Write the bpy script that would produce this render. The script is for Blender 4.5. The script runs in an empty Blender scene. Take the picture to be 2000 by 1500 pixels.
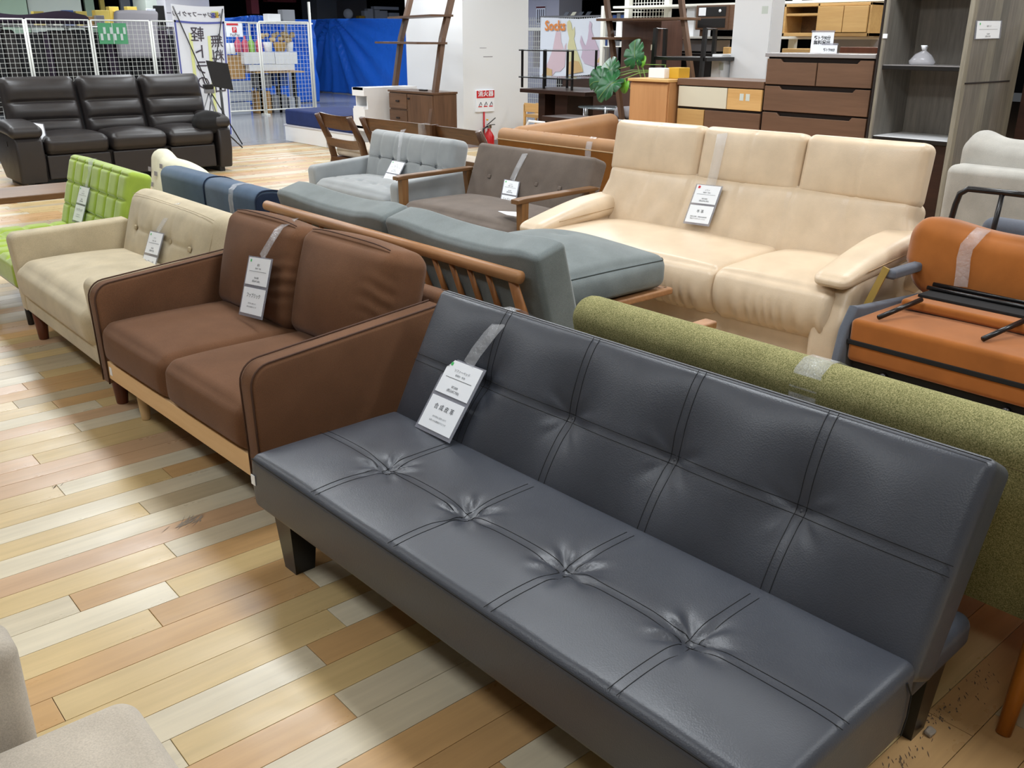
import bpy, bmesh, math, random
import numpy as np
from mathutils import Vector, Matrix
random.seed(7); rng = np.random.default_rng(7)
SC = bpy.context.scene; COL = SC.collection
R = math.radians
# ------------------------------------------------------------------ camera
F_PX, CAM_H = 1785.0, 1.45
PITCH, ROLL, YAW = R(20.7), R(0.25), R(40.8)
_f = np.array([math.sin(YAW)*math.cos(PITCH), math.cos(YAW)*math.cos(PITCH), -math.sin(PITCH)])
_r0 = np.array([math.cos(YAW), -math.sin(YAW), 0.0]); _u0 = np.cross(_r0, _f)
_r = math.cos(ROLL)*_r0 + math.sin(ROLL)*_u0; _u = -math.sin(ROLL)*_r0 + math.cos(ROLL)*_u0
cam = bpy.data.objects.new('camera', bpy.data.cameras.new('camera')); COL.objects.link(cam)
cam.data.sensor_width = 36.0; cam.data.lens = F_PX/2000*36.0; cam.data.clip_start = 0.05; cam.data.clip_end = 200
cam.matrix_world = Matrix(((_r[0], _u[0], -_f[0], 0), (_r[1], _u[1], -_f[1], 0), (_r[2], _u[2], -_f[2], CAM_H), (0, 0, 0, 1)))
SC.camera = cam
# ------------------------------------------------------------------ world, lights, exposure
w = bpy.data.worlds.new('world'); SC.world = w; w.use_nodes = True
w.node_tree.nodes['Background'].inputs[0].default_value = (0.9, 0.95, 1, 1)
w.node_tree.nodes['Background'].inputs[1].default_value = 0.05
SC.view_settings.view_transform = 'Standard'; SC.view_settings.look = 'None'
SC.view_settings.exposure = 0.24; SC.view_settings.gamma = 1.0; SC.view_settings.use_curve_mapping = False
CEIL = 3.0
LIGHT_W = 34.0
def panel(x, y, watt):
    l = bpy.data.lights.new('ceiling_panel', 'AREA'); l.shape = 'RECTANGLE'; l.size = 0.55; l.size_y = 1.2
    l.energy = watt; l.color = (0.90, 0.955, 1.0)
    o = bpy.data.objects.new('ceiling_panel', l); COL.objects.link(o); o.location = (x, y, CEIL-0.03)
for ix, kx in ((-0.55, 0.55), (2.2, 1.0), (4.95, 1.0), (7.7, 1.0), (10.45, 1.0)):
    for iy, ky in ((-0.4, 1.0), (2.35, 1.0), (5.1, 1.0), (7.85, 1.0), (10.6, 1.0), (13.35, 1.0)):
        panel(ix, iy, LIGHT_W*1.12*kx*ky)
for ix in range(4):
    for iy in range(2):
        panel(4.0+3.4*ix, 17.0+4*iy, LIGHT_W*1.3)
# ------------------------------------------------------------------ colours and materials
def lin(c):
    c = c/255.0
    return c/12.92 if c <= 0.04045 else ((c+0.055)/1.055)**2.4
def rgb(r, g, b): return (lin(r), lin(g), lin(b), 1.0)
MATS = {}
def base(name, rough=0.5, spec=0.5):
    m = bpy.data.materials.new(name); m.use_nodes = True
    nt = m.node_tree; b = nt.nodes['Principled BSDF']
    b.inputs['Roughness'].default_value = rough; b.inputs['Specular IOR Level'].default_value = spec
    return m, nt, b
def N(nt, t, **kw):
    n = nt.nodes.new(t)
    for k, v in kw.items(): setattr(n, k, v)
    return n
def coords(nt, scale, rot=(0, 0, 0)):
    tc = N(nt, 'ShaderNodeTexCoord'); mp = N(nt, 'ShaderNodeMapping')
    mp.inputs['Scale'].default_value = scale if isinstance(scale, tuple) else (scale,)*3
    mp.inputs['Rotation'].default_value = rot
    nt.links.new(tc.outputs['Object'], mp.inputs['Vector']); return mp
def noise(nt, vec, scale, detail=3, rough=0.55):
    n = N(nt, 'ShaderNodeTexNoise'); n.inputs['Scale'].default_value = scale
    n.inputs['Detail'].default_value = detail; n.inputs['Roughness'].default_value = rough
    nt.links.new(vec.outputs['Vector'], n.inputs['Vector']); return n
def ramp(nt, fac, stops):
    r = N(nt, 'ShaderNodeValToRGB'); els = r.color_ramp.elements
    els[0].position, els[0].color = stops[0]; els[1].position, els[1].color = stops[-1]
    for p, c in stops[1:-1]: e = els.new(p); e.color = c
    nt.links.new(fac, r.inputs['Fac']); return r
def bump(nt, b, h, strength, dist=0.002):
    n = N(nt, 'ShaderNodeBump'); n.inputs['Strength'].default_value = strength; n.inputs['Distance'].default_value = dist
    nt.links.new(h, n.inputs['Height']); nt.links.new(n.outputs['Normal'], b.inputs['Normal'])
def sc(c, k): return (min(1, c[0]*k), min(1, c[1]*k), min(1, c[2]*k), 1)
def plain(name, c, rough=0.5, spec=0.5, metal=0.0):
    m, nt, b = base(name, rough, spec); b.inputs['Base Color'].default_value = c; b.inputs['Metallic'].default_value = metal
    MATS[name] = m; return m
def fabric(name, c, var=0.25, weave=420, bs=0.5, sheen=0.25, rough=0.9, blotch=7):
    m, nt, b = base(name, rough, 0.15)
    mp = coords(nt, 1.0)
    n1 = noise(nt, mp, weave, 2, 0.7); n2 = noise(nt, mp, blotch, 3)
    r1 = ramp(nt, n1.outputs['Fac'], [(0.3, sc(c, 1-var)), (0.7, sc(c, 1+var))])
    r2 = ramp(nt, n2.outputs['Fac'], [(0.3, (0.86, 0.86, 0.86, 1)), (0.7, (1.08, 1.08, 1.08, 1))])
    mx = N(nt, 'ShaderNodeMix', data_type='RGBA', blend_type='MULTIPLY'); mx.inputs[0].default_value = 1
    nt.links.new(r1.outputs[0], mx.inputs[6]); nt.links.new(r2.outputs[0], mx.inputs[7]); nt.links.new(mx.outputs[2], b.inputs['Base Color'])
    bump(nt, b, n1.outputs['Fac'], bs, 0.0015)
    b.inputs['Sheen Weight'].default_value = sheen; b.inputs['Sheen Roughness'].default_value = 0.4
    MATS[name] = m; return m
def leather(name, c, rough=0.42, grain=260, bs=0.18, spec=0.5, crease=0.12):
    m, nt, b = base(name, rough, spec); mp = coords(nt, 1.0)
    v = N(nt, 'ShaderNodeTexVoronoi'); v.inputs['Scale'].default_value = grain; nt.links.new(mp.outputs['Vector'], v.inputs['Vector'])
    n2 = noise(nt, mp, 9, 4); r = ramp(nt, n2.outputs['Fac'], [(0.3, sc(c, 0.93)), (0.7, sc(c, 1.06))])
    nt.links.new(r.outputs[0], b.inputs['Base Color'])
    rr = N(nt, 'ShaderNodeMapRange'); rr.inputs[3].default_value = rough-0.05; rr.inputs[4].default_value = rough+0.1
    nt.links.new(n2.outputs['Fac'], rr.inputs[0]); nt.links.new(rr.outputs[0], b.inputs['Roughness'])
    ad = N(nt, 'ShaderNodeMath', operation='MULTIPLY_ADD'); ad.inputs[1].default_value = crease*10
    n3 = noise(nt, mp, 14, 3); nt.links.new(n3.outputs['Fac'], ad.inputs[0]); nt.links.new(v.outputs['Distance'], ad.inputs[2])
    bump(nt, b, ad.outputs[0], bs, 0.002); MATS[name] = m; return m
def wood(name, c1, c2, axis='X', rough=0.45, scale=9, bs=0.08, streak=14):
    m, nt, b = base(name, rough, 0.4)
    s = {'X': (1/streak, 1, 1), 'Y': (1, 1/streak, 1), 'Z': (1, 1, 1/streak)}[axis]
    mp = coords(nt, s); n1 = noise(nt, mp, scale*6, 5, 0.65); n2 = noise(nt, mp, scale, 2)
    ad = N(nt, 'ShaderNodeMath', operation='ADD'); nt.links.new(n1.outputs['Fac'], ad.inputs[0]); nt.links.new(n2.outputs['Fac'], ad.inputs[1])
    ml = N(nt, 'ShaderNodeMath', operation='MULTIPLY'); ml.inputs[1].default_value = 0.5; nt.links.new(ad.outputs[0], ml.inputs[0])
    r = ramp(nt, ml.outputs[0], [(0.34, c1), (0.66, c2)]); nt.links.new(r.outputs[0], b.inputs['Base Color'])
    bump(nt, b, n1.outputs['Fac'], bs, 0.001); MATS[name] = m; return m
def mat(n): return MATS[n]
# ------------------------------------------------------------------ objects
def mk(name, V, F, m, parent=None, smooth=False, fm=None):
    me = bpy.data.meshes.new(name)
    me.from_pydata([tuple(map(float, v)) for v in V], [], [tuple(map(int, f)) for f in F])
    ms = m if isinstance(m, (list, tuple)) else [m]
    for q in ms: me.materials.append(MATS[q] if isinstance(q, str) else q)
    if fm is not None: me.polygons.foreach_set('material_index', np.array(fm, dtype=np.int32))
    if smooth: me.polygons.foreach_set('use_smooth', np.ones(len(me.polygons), dtype=bool))
    me.update()
    o = bpy.data.objects.new(name, me); COL.objects.link(o)
    if parent: adopt(o, parent)
    return o
def adopt(o, parent):
    """parent a part whose mesh is written in world coordinates"""
    o.parent = parent
    if parent.type == 'EMPTY': o.matrix_parent_inverse = Matrix.Translation(parent.location).inverted()
def tag(o, label, cat, group=None, kind=None):
    o['label'] = label; o['category'] = cat
    if group: o['group'] = group
    if kind: o['kind'] = kind
    return o
def thing(name, label, cat, loc=(0, 0, 0), rotz=0.0, group=None):
    o = bpy.data.objects.new(name, None); COL.objects.link(o); o.empty_display_size = 0.1
    o.location = loc; o.rotation_euler = (0, 0, rotz); return tag(o, label, cat, group)
def struct(o): o['kind'] = 'structure'; return o
def dup(root, loc, rotz=None, label=None, keep=None):
    r = root.copy(); COL.objects.link(r); r.location = loc
    if rotz is not None: r.rotation_euler = (0, 0, rotz)
    if label: r['label'] = label
    for ch in list(root.children):
        c = ch.copy(); COL.objects.link(c); c.parent = r
        for g in list(ch.children):
            d = g.copy(); COL.objects.link(d); d.parent = c
    return r
class MB:
    def __init__(s): s.V, s.F, s.n, s.M = [], [], 0, []
    def add(s, V, F, mi=0):
        V = np.asarray(V, float); s.V.append(V); s.F += [tuple(i+s.n for i in f) for f in F]; s.M += [mi]*len(F); s.n += len(V); return s
    def box(s, x0, x1, y0, y1, z0, z1, mi=0):
        V = [(x, y, z) for z in (z0, z1) for y in (y0, y1) for x in (x0, x1)]
        return s.add(V, [(0, 2, 3, 1), (4, 5, 7, 6), (0, 1, 5, 4), (2, 6, 7, 3), (0, 4, 6, 2), (1, 3, 7, 5)], mi)
    def rb(s, x0, x1, y0, y1, z0, z1, r=0.004, m=1, mi=0):
        V, F = rbox((x1-x0, y1-y0, z1-z0), r, (0, 0, 0), m)
        return s.add(V+np.array([(x0+x1)/2, (y0+y1)/2, (z0+z1)/2]), F, mi)
    def tube(s, path, r, n=8, closed=False, mi=0, flat=None): V, F = tube(path, r, n, closed, flat); return s.add(V, F, mi)
    def lathe(s, prof, c=(0, 0, 0), n=20, mi=0): V, F = lathe(prof, n); return s.add(V+np.array(c), F, mi)
    def build(s, name, m, parent=None, smooth=False):
        return mk(name, np.concatenate(s.V), s.F, m, parent, smooth, s.M if isinstance(m, (list, tuple)) else None)
def rbox(size, r, n, m=3, raw=False):
    h = np.array(size)/2.0; r = min(r, h.min()*0.999)
    ts = []
    for a in range(3):
        k = [h[a]-r+r*math.tan(R(45)*i/m) for i in range(m+1)]
        inner = list(np.linspace(-(h[a]-r), h[a]-r, n[a]+2))[1:-1]
        ts.append(np.array([-t for t in k[::-1]]+inner+k))
    P, Q = [], []; off = 0
    for a in range(3):
        b, c = (a+1) % 3, (a+2) % 3
        for sg in (-1, 1):
            B, C = np.meshgrid(ts[b], ts[c], indexing='ij'); G = np.zeros(B.shape+(3,))
            G[..., a] = sg*h[a]; G[..., b] = B; G[..., c] = C
            nb, nc = B.shape; idx = np.arange(nb*nc).reshape(nb, nc)+off
            q = np.stack([idx[:-1, :-1], idx[1:, :-1], idx[1:, 1:], idx[:-1, 1:]], -1).reshape(-1, 4)
            if sg < 0: q = q[:, ::-1]
            P.append(G.reshape(-1, 3)); Q.append(q); off += nb*nc
    P = np.concatenate(P); Q = np.concatenate(Q)
    key = np.round(P/1e-6).astype(np.int64); _, first, inv = np.unique(key, axis=0, return_index=True, return_inverse=True)
    inv = inv.reshape(-1); P = P[first]; Q = inv[Q]
    core = np.clip(P, -(h-r), h-r); d = P-core; L = np.linalg.norm(d, axis=1, keepdims=True); L[L == 0] = 1
    V = core+d/L*r
    if raw: return V, Q, P/h
    return V, Q
def tube(path, r, n=8, closed=False, flat=None):
    P = np.array(path, float); k = len(P)
    T = np.roll(P, -1, 0)-np.roll(P, 1, 0)
    if not closed: T[0] = P[1]-P[0]; T[-1] = P[-1]-P[-2]
    T /= np.linalg.norm(T, axis=1, keepdims=True)+1e-12
    a = np.array([0, 0, 1.0]) if abs(T[0][2]) < 0.9 else np.array([1.0, 0, 0])
    nrm = np.cross(T[0], a); nrm /= np.linalg.norm(nrm); V = []
    rr = np.full(k, r) if np.isscalar(r) else np.array(r)
    for i in range(k):
        nrm = nrm-T[i]*(nrm@T[i]); nrm /= np.linalg.norm(nrm)+1e-12; bi = np.cross(T[i], nrm)
        for j in range(n):
            t = 2*math.pi*(j+0.5)/n; fx, fy = (1, 1) if flat is None else flat
            V.append(P[i]+rr[i]*(fx*math.cos(t)*nrm+fy*math.sin(t)*bi))
    F = []
    for i in range(k if closed else k-1):
        for j in range(n):
            a0, a1 = i*n+j, i*n+(j+1) % n; b0, b1 = ((i+1) % k)*n+j, ((i+1) % k)*n+(j+1) % n
            F.append((a0, a1, b1, b0))
    if not closed: F.append(tuple(range(n))[::-1]); F.append(tuple((k-1)*n+j for j in range(n)))
    return np.array(V), F
def lathe(prof, n=20):
    V = []; F = []; k = len(prof)
    for (r, z) in prof:
        for j in range(n): t = 2*math.pi*j/n; V.append((r*math.cos(t), r*math.sin(t), z))
    for i in range(k-1):
        for j in range(n): F.append((i*n+j, i*n+(j+1) % n, (i+1)*n+(j+1) % n, (i+1)*n+j))
    F.append(tuple(range(n))[::-1]); F.append(tuple((k-1)*n+j for j in range(n)))
    return np.array(V), F
def taper(cx, cy, z0, z1, b, t, dx=0, dy=0):
    """four-sided leg: half-size b at the foot, t at the top, the top shifted by dx, dy"""
    V = [(cx+sx*b, cy+sy*b, z0) for sx, sy in ((-1, -1), (1, -1), (1, 1), (-1, 1))]+[(cx+dx+sx*t, cy+dy+sy*t, z1) for sx, sy in ((-1, -1), (1, -1), (1, 1), (-1, 1))]
    return np.array(V), [(3, 2, 1, 0), (4, 5, 6, 7), (0, 1, 5, 4), (1, 2, 6, 5), (2, 3, 7, 6), (3, 0, 4, 7)]
def arc(cx, cy, r, a0, a1, n=6): return [(cx+r*math.cos(R(a0+(a1-a0)*i/n)), cy+r*math.sin(R(a0+(a1-a0)*i/n))) for i in range(n+1)]
def prism(name, prof, axis, lo, hi, m, parent=None, bev=0.0, seg=2, smooth=True):
    """a 2-D outline extruded along an axis, with bevelled rims"""
    def p3(a, b, t): return {'x': (t, a, b), 'y': (a, t, b), 'z': (a, b, t)}[axis]
    bm = bmesh.new(); vs = [bm.verts.new(p3(a, b, lo)) for a, b in prof]; f = bm.faces.new(vs)
    ex = bmesh.ops.extrude_face_region(bm, geom=[f]); nv = [g for g in ex['geom'] if isinstance(g, bmesh.types.BMVert)]
    d = {'x': (hi-lo, 0, 0), 'y': (0, hi-lo, 0), 'z': (0, 0, hi-lo)}[axis]
    bmesh.ops.translate(bm, vec=d, verts=nv); bmesh.ops.recalc_face_normals(bm, faces=bm.faces)
    if bev > 0:
        ed = [e for e in bm.edges if len(e.link_faces) == 2 and any(len(q.verts) == len(prof) for q in e.link_faces)]
        bmesh.ops.bevel(bm, geom=ed, offset=bev, segments=seg, profile=0.5, affect='EDGES', clamp_overlap=True)
    me = bpy.data.meshes.new(name); bm.to_mesh(me); bm.free(); me.materials.append(MATS[m] if isinstance(m, str) else m)
    if smooth:
        me.polygons.foreach_set('use_smooth', np.ones(len(me.polygons), dtype=bool)); me.set_sharp_from_angle(angle=R(32))
    o = bpy.data.objects.new(name, me); COL.objects.link(o)
    if parent: adopt(o, parent)
    return o
def wob(P, amp, freq, seed=0, k=7):
    """smooth pseudo-random field for puckers and sags"""
    g = np.random.default_rng(seed); s = np.zeros(len(P))
    for i in range(k):
        d = g.normal(size=3); d /= np.linalg.norm(d); s += np.sin(P@(d*freq*(0.6+0.9*g.random()))+g.random()*6.28)
    return amp*s/k
def frame(o, X, Y, Z):
    return lambda P: np.array(o)+P[:, :1]*np.array(X)+P[:, 1:2]*np.array(Y)+P[:, 2:3]*np.array(Z)
def lean(base, deg, sgn=1):
    """panel frame: local x along world y, local y up the panel, local z out of its front (towards -x for sgn=1)"""
    s, c = math.sin(R(deg)), math.cos(R(deg))
    return frame(base, (0, 1, 0), (sgn*s, 0, c), (-sgn*c, 0, s))
def cushion(name, size, r, n, m, parent, place, fn=None, seg=4):
    V, F, U = rbox(size, r, n, seg, raw=True)
    if fn: V = fn(V, U)
    o = mk(name, place(V), F, m, parent, True)
    if np.linalg.det(np.array([place(np.eye(3))[i]-place(np.zeros((1, 3)))[0] for i in range(3)])) < 0: o.data.flip_normals()
    return o
def puff(a, ax=2, both=False, p=2.0):
    def f(V, U):
        b, c = [(1, 2), (0, 2), (0, 1)][ax]; k = np.clip(1-np.abs(U[:, b])**p, 0, 1)*np.clip(1-np.abs(U[:, c])**p, 0, 1)
        s = U[:, ax] if both else np.clip(U[:, ax], 0, 1); V = V.copy(); V[:, ax] += a*k*s; return V
    return f
def shift(x, y, z): return lambda P: P+np.array([x, y, z])
# pixel helpers: a photograph pixel to the point where its sight line meets a plane of the place
def _ray(px, py): return _r*(px-1000)/F_PX-_u*(py-750)/F_PX+_f
def _cut(px, py, p, nn):
    d = _ray(px, py); c = np.array([0, 0, CAM_H]); t = ((np.array(p)-c)@np.array(nn))/(d@np.array(nn)); return c+t*d
def atz(px, py, z=0.0): return _cut(px, py, (0, 0, z), (0, 0, 1.0))
def atx(px, py, x): return _cut(px, py, (x, 0, 0), (1.0, 0, 0))
def aty(px, py, y): return _cut(px, py, (0, y, 0), (0, 1.0, 0))
def letters(name, body, size, m, parent, o, X, Y, align='CENTER', mirror=False, lift=0.0008, width=None, bold=0.0):
    """flat lettering on a surface: o is the middle of the line, X the reading direction, Y up the letters"""
    cu = bpy.data.curves.new(name, 'FONT'); cu.body = body; cu.size = size; cu.align_x = align; cu.align_y = 'CENTER'; cu.resolution_u = 2; cu.offset = bold*size
    t = bpy.data.objects.new(name, cu); COL.objects.link(t); dg = bpy.context.evaluated_depsgraph_get()
    me = bpy.data.meshes.new_from_object(t.evaluated_get(dg)); bpy.data.objects.remove(t); bpy.data.curves.remove(cu)
    n = len(me.vertices); A = np.zeros(n*3); me.vertices.foreach_get('co', A); A = A.reshape(-1, 3)
    if n and width:
        wd = A[:, 0].max()-A[:, 0].min(); A[:, 0] *= width/max(wd, 1e-6)
    X = np.array(X, float); X /= np.linalg.norm(X); Y = np.array(Y, float); Y -= X*(X@Y); Y /= np.linalg.norm(Y); Z = np.cross(X, Y)
    if mirror: A[:, 0] *= -1
    W = np.array(o)+A[:, :1]*X+A[:, 1:2]*Y+lift*Z
    me.vertices.foreach_set('co', W.reshape(-1)); me.materials.clear(); me.materials.append(MATS[m]); me.update()
    ob = bpy.data.objects.new(name, me); COL.objects.link(ob); adopt(ob, parent); return ob
# ------------------------------------------------------------------ the materials of the place
plain('white_wall', rgb(233, 235, 237), 0.75); plain('ceiling_white', rgb(225, 225, 222), 0.9)
plain('dark_wall', rgb(20, 19, 20), 0.9); plain('grey_wall', rgb(120, 124, 130), 0.8); plain('lilac_wall', rgb(196, 194, 202), 0.8)
plain('subfloor', rgb(74, 52, 30), 0.8)
def plank_mat(name, c, rough=0.3):
    m, nt, b = base(name, rough, 0.5); mp = coords(nt, (0.12, 1, 1)); oi = N(nt, 'ShaderNodeObjectInfo')
    geo = N(nt, 'ShaderNodeTexCoord'); ad = N(nt, 'ShaderNodeVectorMath', operation='ADD')
    off = N(nt, 'ShaderNodeCombineXYZ'); mul = N(nt, 'ShaderNodeMath', operation='MULTIPLY'); mul.inputs[1].default_value = 37
    nt.links.new(oi.outputs['Random'], mul.inputs[0]); nt.links.new(mul.outputs[0], off.inputs[0]); nt.links.new(mul.outputs[0], off.inputs[2])
    nt.links.new(mp.outputs['Vector'], ad.inputs[0]); nt.links.new(off.outputs[0], ad.inputs[1])
    n1 = noise(nt, ad, 34, 6, 0.6); n2 = noise(nt, ad, 7, 3)
    r1 = ramp(nt, n1.outputs['Fac'], [(0.25, sc(c, 0.86)), (0.75, sc(c, 1.07))])
    r2 = ramp(nt, n2.outputs['Fac'], [(0.3, (0.9, 0.88, 0.86, 1)), (0.7, (1.05, 1.05, 1.05, 1))])
    mx = N(nt, 'ShaderNodeMix', data_type='RGBA', blend_type='MULTIPLY'); mx.inputs[0].default_value = 1
    nt.links.new(r1.outputs[0], mx.inputs[6]); nt.links.new(r2.outputs[0], mx.inputs[7]); nt.links.new(mx.outputs[2], b.inputs['Base Color'])
    wc = N(nt, 'ShaderNodeMapping'); nt.links.new(geo.outputs['Object'], wc.inputs['Vector']); n3 = noise(nt, wc, 5, 5, 0.6)
    mr = N(nt, 'ShaderNodeMapRange'); mr.inputs[1].default_value = 0.3; mr.inputs[2].default_value = 0.7
    mr.inputs[3].default_value = rough-0.06; mr.inputs[4].default_value = rough+0.12
    nt.links.new(n3.outputs['Fac'], mr.inputs[0]); nt.links.new(mr.outputs[0], b.inputs['Roughness'])
    bump(nt, b, n2.outputs['Fac'], 0.05, 0.002); MATS[name] = m
PK = {'W': rgb(210, 198, 172), 'Y': rgb(204, 178, 128), 'O': rgb(196, 157, 108), 'P': rgb(200, 165, 130), 'G': rgb(188, 172, 142)}
for k, c in PK.items(): plank_mat('plank_'+k, c)
# grey shop tiles beyond the boards
m, nt, b = base('grey_tile', 0.16, 0.5); mp = coords(nt, 1.0); bt = N(nt, 'ShaderNodeTexBrick')
bt.offset = 0; bt.inputs['Scale'].default_value = 2.2; bt.inputs['Mortar Size'].default_value = 0.004; bt.inputs['Brick Width'].default_value = 1; bt.inputs['Row Height'].default_value = 1
bt.inputs['Color1'].default_value = rgb(150, 152, 158); bt.inputs['Color2'].default_value = rgb(158, 160, 165); bt.inputs['Mortar'].default_value = rgb(120, 120, 124)
nt.links.new(mp.outputs['Vector'], bt.inputs['Vector']); nt.links.new(bt.outputs['Color'], b.inputs['Base Color']); MATS['grey_tile'] = m
leather('black_leather', rgb(62, 65, 73), 0.36, 300, 0.12, 0.5, 0.10); plain('black_thread', rgb(14, 14, 16), 0.8); plain('black_lacquer', rgb(22, 20, 20), 0.3)
plain('black_cloth', rgb(40, 36, 34), 0.8, 0.3)
fabric('brown_fabric', rgb(112, 79, 57), 0.15, 420, 0.6, 0.10, 0.95, 6); plain('brown_piping', rgb(78, 52, 38), 0.85)
wood('maple', rgb(222, 180, 128), rgb(232, 194, 146), 'Y', 0.5); wood('pale_beech', rgb(205, 172, 126), rgb(222, 192, 148), 'Z', 0.5)
wood('red_leg', rgb(88, 46, 28), rgb(114, 64, 40), 'Z', 0.35)
fabric('beige_linen', rgb(196, 182, 154), 0.14, 500, 0.5, 0.2); plain('beige_thread', rgb(178, 163, 134), 0.9)
fabric('lime_velvet', rgb(162, 186, 74), 0.08, 700, 0.25, 0.6, 0.85, 9); plain('lime_button', rgb(120, 150, 30), 0.8)
fabric('slate_blue', rgb(78, 96, 118), 0.22, 480, 0.5, 0.2); fabric('navy_fabric', rgb(36, 46, 66), 0.2, 480, 0.4, 0.15)
fabric('ivory_print', rgb(228, 224, 200), 0.06, 300, 0.2, 0.1)
fabric('sage_grey', rgb(118, 125, 125), 0.18, 480, 0.5, 0.3, 0.9, 8); plain('sage_thread', rgb(58, 66, 66), 0.9)
wood('oak_orange', rgb(142, 98, 62), rgb(178, 130, 88), 'Y', 0.42); wood('oak_orange_z', rgb(136, 88, 50), rgb(182, 124, 76), 'Z', 0.42)
# two-tone green weave
m, nt, b = base('green_weave', 0.92, 0.1); mp = coords(nt, 1.0)
n1 = noise(nt, mp, 330, 2, 0.8); n2 = noise(nt, mp, 12, 3)
r1 = ramp(nt, n1.outputs['Fac'], [(0.3, rgb(84, 84, 50)), (0.5, rgb(138, 135, 92)), (0.7, rgb(188, 178, 132))])
r2 = ramp(nt, n2.outputs['Fac'], [(0.3, (0.88, 0.88, 0.85, 1)), (0.7, (1.06, 1.06, 1.04, 1))])
mx = N(nt, 'ShaderNodeMix', data_type='RGBA', blend_type='MULTIPLY'); mx.inputs[0].default_value = 1
nt.links.new(r1.outputs[0], mx.inputs[6]); nt.links.new(r2.outputs[0], mx.inputs[7]); nt.links.new(mx.outputs[2], b.inputs['Base Color'])
bump(nt, b, n1.outputs['Fac'], 0.6, 0.002); MATS['green_weave'] = m
wood('amber_leg', rgb(150, 84, 22), rgb(176, 108, 36), 'Z', 0.3)
fabric('silver_velvet', rgb(146, 150, 152), 0.07, 700, 0.2, 0.8, 0.75, 5); plain('silver_thread', rgb(84, 88, 92), 0.9)
fabric('taupe_weave', rgb(112, 101, 93), 0.18, 480, 0.5, 0.15); wood('arm_wood', rgb(98, 68, 40), rgb(132, 94, 58), 'X', 0.4); wood('arm_wood_z', rgb(98, 68, 40), rgb(138, 98, 58), 'Z', 0.4)
leather('cream_leather', rgb(214, 192, 164), 0.36, 220, 0.14, 0.5, 0.14); plain('cream_seam', rgb(170, 140, 104), 0.8)
leather('tan_leather', rgb(162, 120, 80), 0.5, 220, 0.12, 0.35); fabric('tan_back', rgb(132, 84, 36), 0.08, 500, 0.2, 0.1)
fabric('rust_suede', rgb(158, 94, 42), 0.08, 600, 0.25, 0.4); plain('black_tube', rgb(24, 22, 24), 0.28); plain('black_felt', rgb(16, 15, 16), 0.9)
fabric('blue_grey_felt', rgb(98, 102, 112), 0.15, 500, 0.3, 0.2)
fabric('light_grey_linen', rgb(178, 175, 168), 0.10, 380, 0.5, 0.1)
leather('espresso_leather', rgb(38, 34, 34), 0.4, 200, 0.2, 0.5, 0.16)
plain('gold_metal', rgb(222, 186, 104), 0.3, 0.5, 0.75); plain('chrome', rgb(200, 200, 205), 0.2, 0.5, 1.0)
wood('dark_bench', rgb(58, 34, 20), rgb(108, 72, 42), 'Y', 0.28); wood('dark_bench_z', rgb(50, 30, 18), rgb(96, 62, 36), 'Z', 0.28)
fabric('oatmeal', rgb(190, 179, 164), 0.12, 300, 0.4)
wood('walnut', rgb(80, 58, 43), rgb(106, 78, 58), 'Y', 0.4); wood('walnut_z', rgb(80, 58, 43), rgb(106, 78, 58), 'Z', 0.4)
wood('walnut_brown', rgb(100, 74, 56), rgb(118, 88, 68), 'Y', 0.42, 7, 0.05)
wood('light_oak', rgb(206, 160, 98), rgb(222, 180, 118), 'Y', 0.45); wood('light_oak_z', rgb(188, 136, 88), rgb(202, 150, 100), 'Z', 0.45)
wood('honey_oak', rgb(186, 146, 90), rgb(202, 164, 106), 'Y', 0.45); plain('cream_gloss', rgb(218, 212, 190), 0.3)
plain('steel_top', rgb(170, 165, 165), 0.25, 0.5, 0.3); plain('white_melamine', rgb(238, 239, 241), 0.3); plain('white_paint', rgb(232, 231, 222), 0.4)
plain('dark_gap', rgb(30, 19, 14), 0.8); wood('cocoa_wood', rgb(78, 56, 48), rgb(96, 70, 60), 'Z', 0.45); wood('espresso_wood', rgb(40, 24, 19), rgb(58, 36, 28), 'Y', 0.35)
# weathered grey boards print
m, nt, b = base('driftwood', 0.55, 0.3); mp = coords(nt, (9, 9, 0.0)); v = N(nt, 'ShaderNodeTexWhiteNoise', noise_dimensions='3D')
fl = N(nt, 'ShaderNodeVectorMath', operation='FLOOR'); nt.links.new(mp.outputs['Vector'], fl.inputs[0]); nt.links.new(fl.outputs[0], v.inputs['Vector'])
r1 = ramp(nt, v.outputs['Value'], [(0.0, rgb(108, 105, 98)), (0.5, rgb(126, 120, 112)), (0.9, rgb(138, 133, 120)), (1.0, rgb(144, 137, 122))])
mp2 = coords(nt, (1, 1, 0.1)); n1 = noise(nt, mp2, 40, 5, 0.65)
r2 = ramp(nt, n1.outputs['Fac'], [(0.3, (0.72, 0.72, 0.72, 1)), (0.7, (1.12, 1.12, 1.12, 1))])
mx = N(nt, 'ShaderNodeMix', data_type='RGBA', blend_type='MULTIPLY'); mx.inputs[0].default_value = 1
nt.links.new(r1.outputs[0], mx.inputs[6]); nt.links.new(r2.outputs[0], mx.inputs[7]); nt.links.new(mx.outputs[2], b.inputs['Base Color']); MATS['driftwood'] = m
plain('paper', rgb(244, 247, 252), 0.6); plain('ink', rgb(60, 62, 68), 0.8); plain('ink_green', rgb(70, 190, 100), 0.7); plain('ink_red', rgb(206, 40, 48), 0.6)
plain('ink_blue', rgb(88, 96, 168), 0.7); plain('ink_dark', rgb(70, 62, 74), 0.8); plain('ink_yellow', rgb(226, 232, 160), 0.8)
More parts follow.
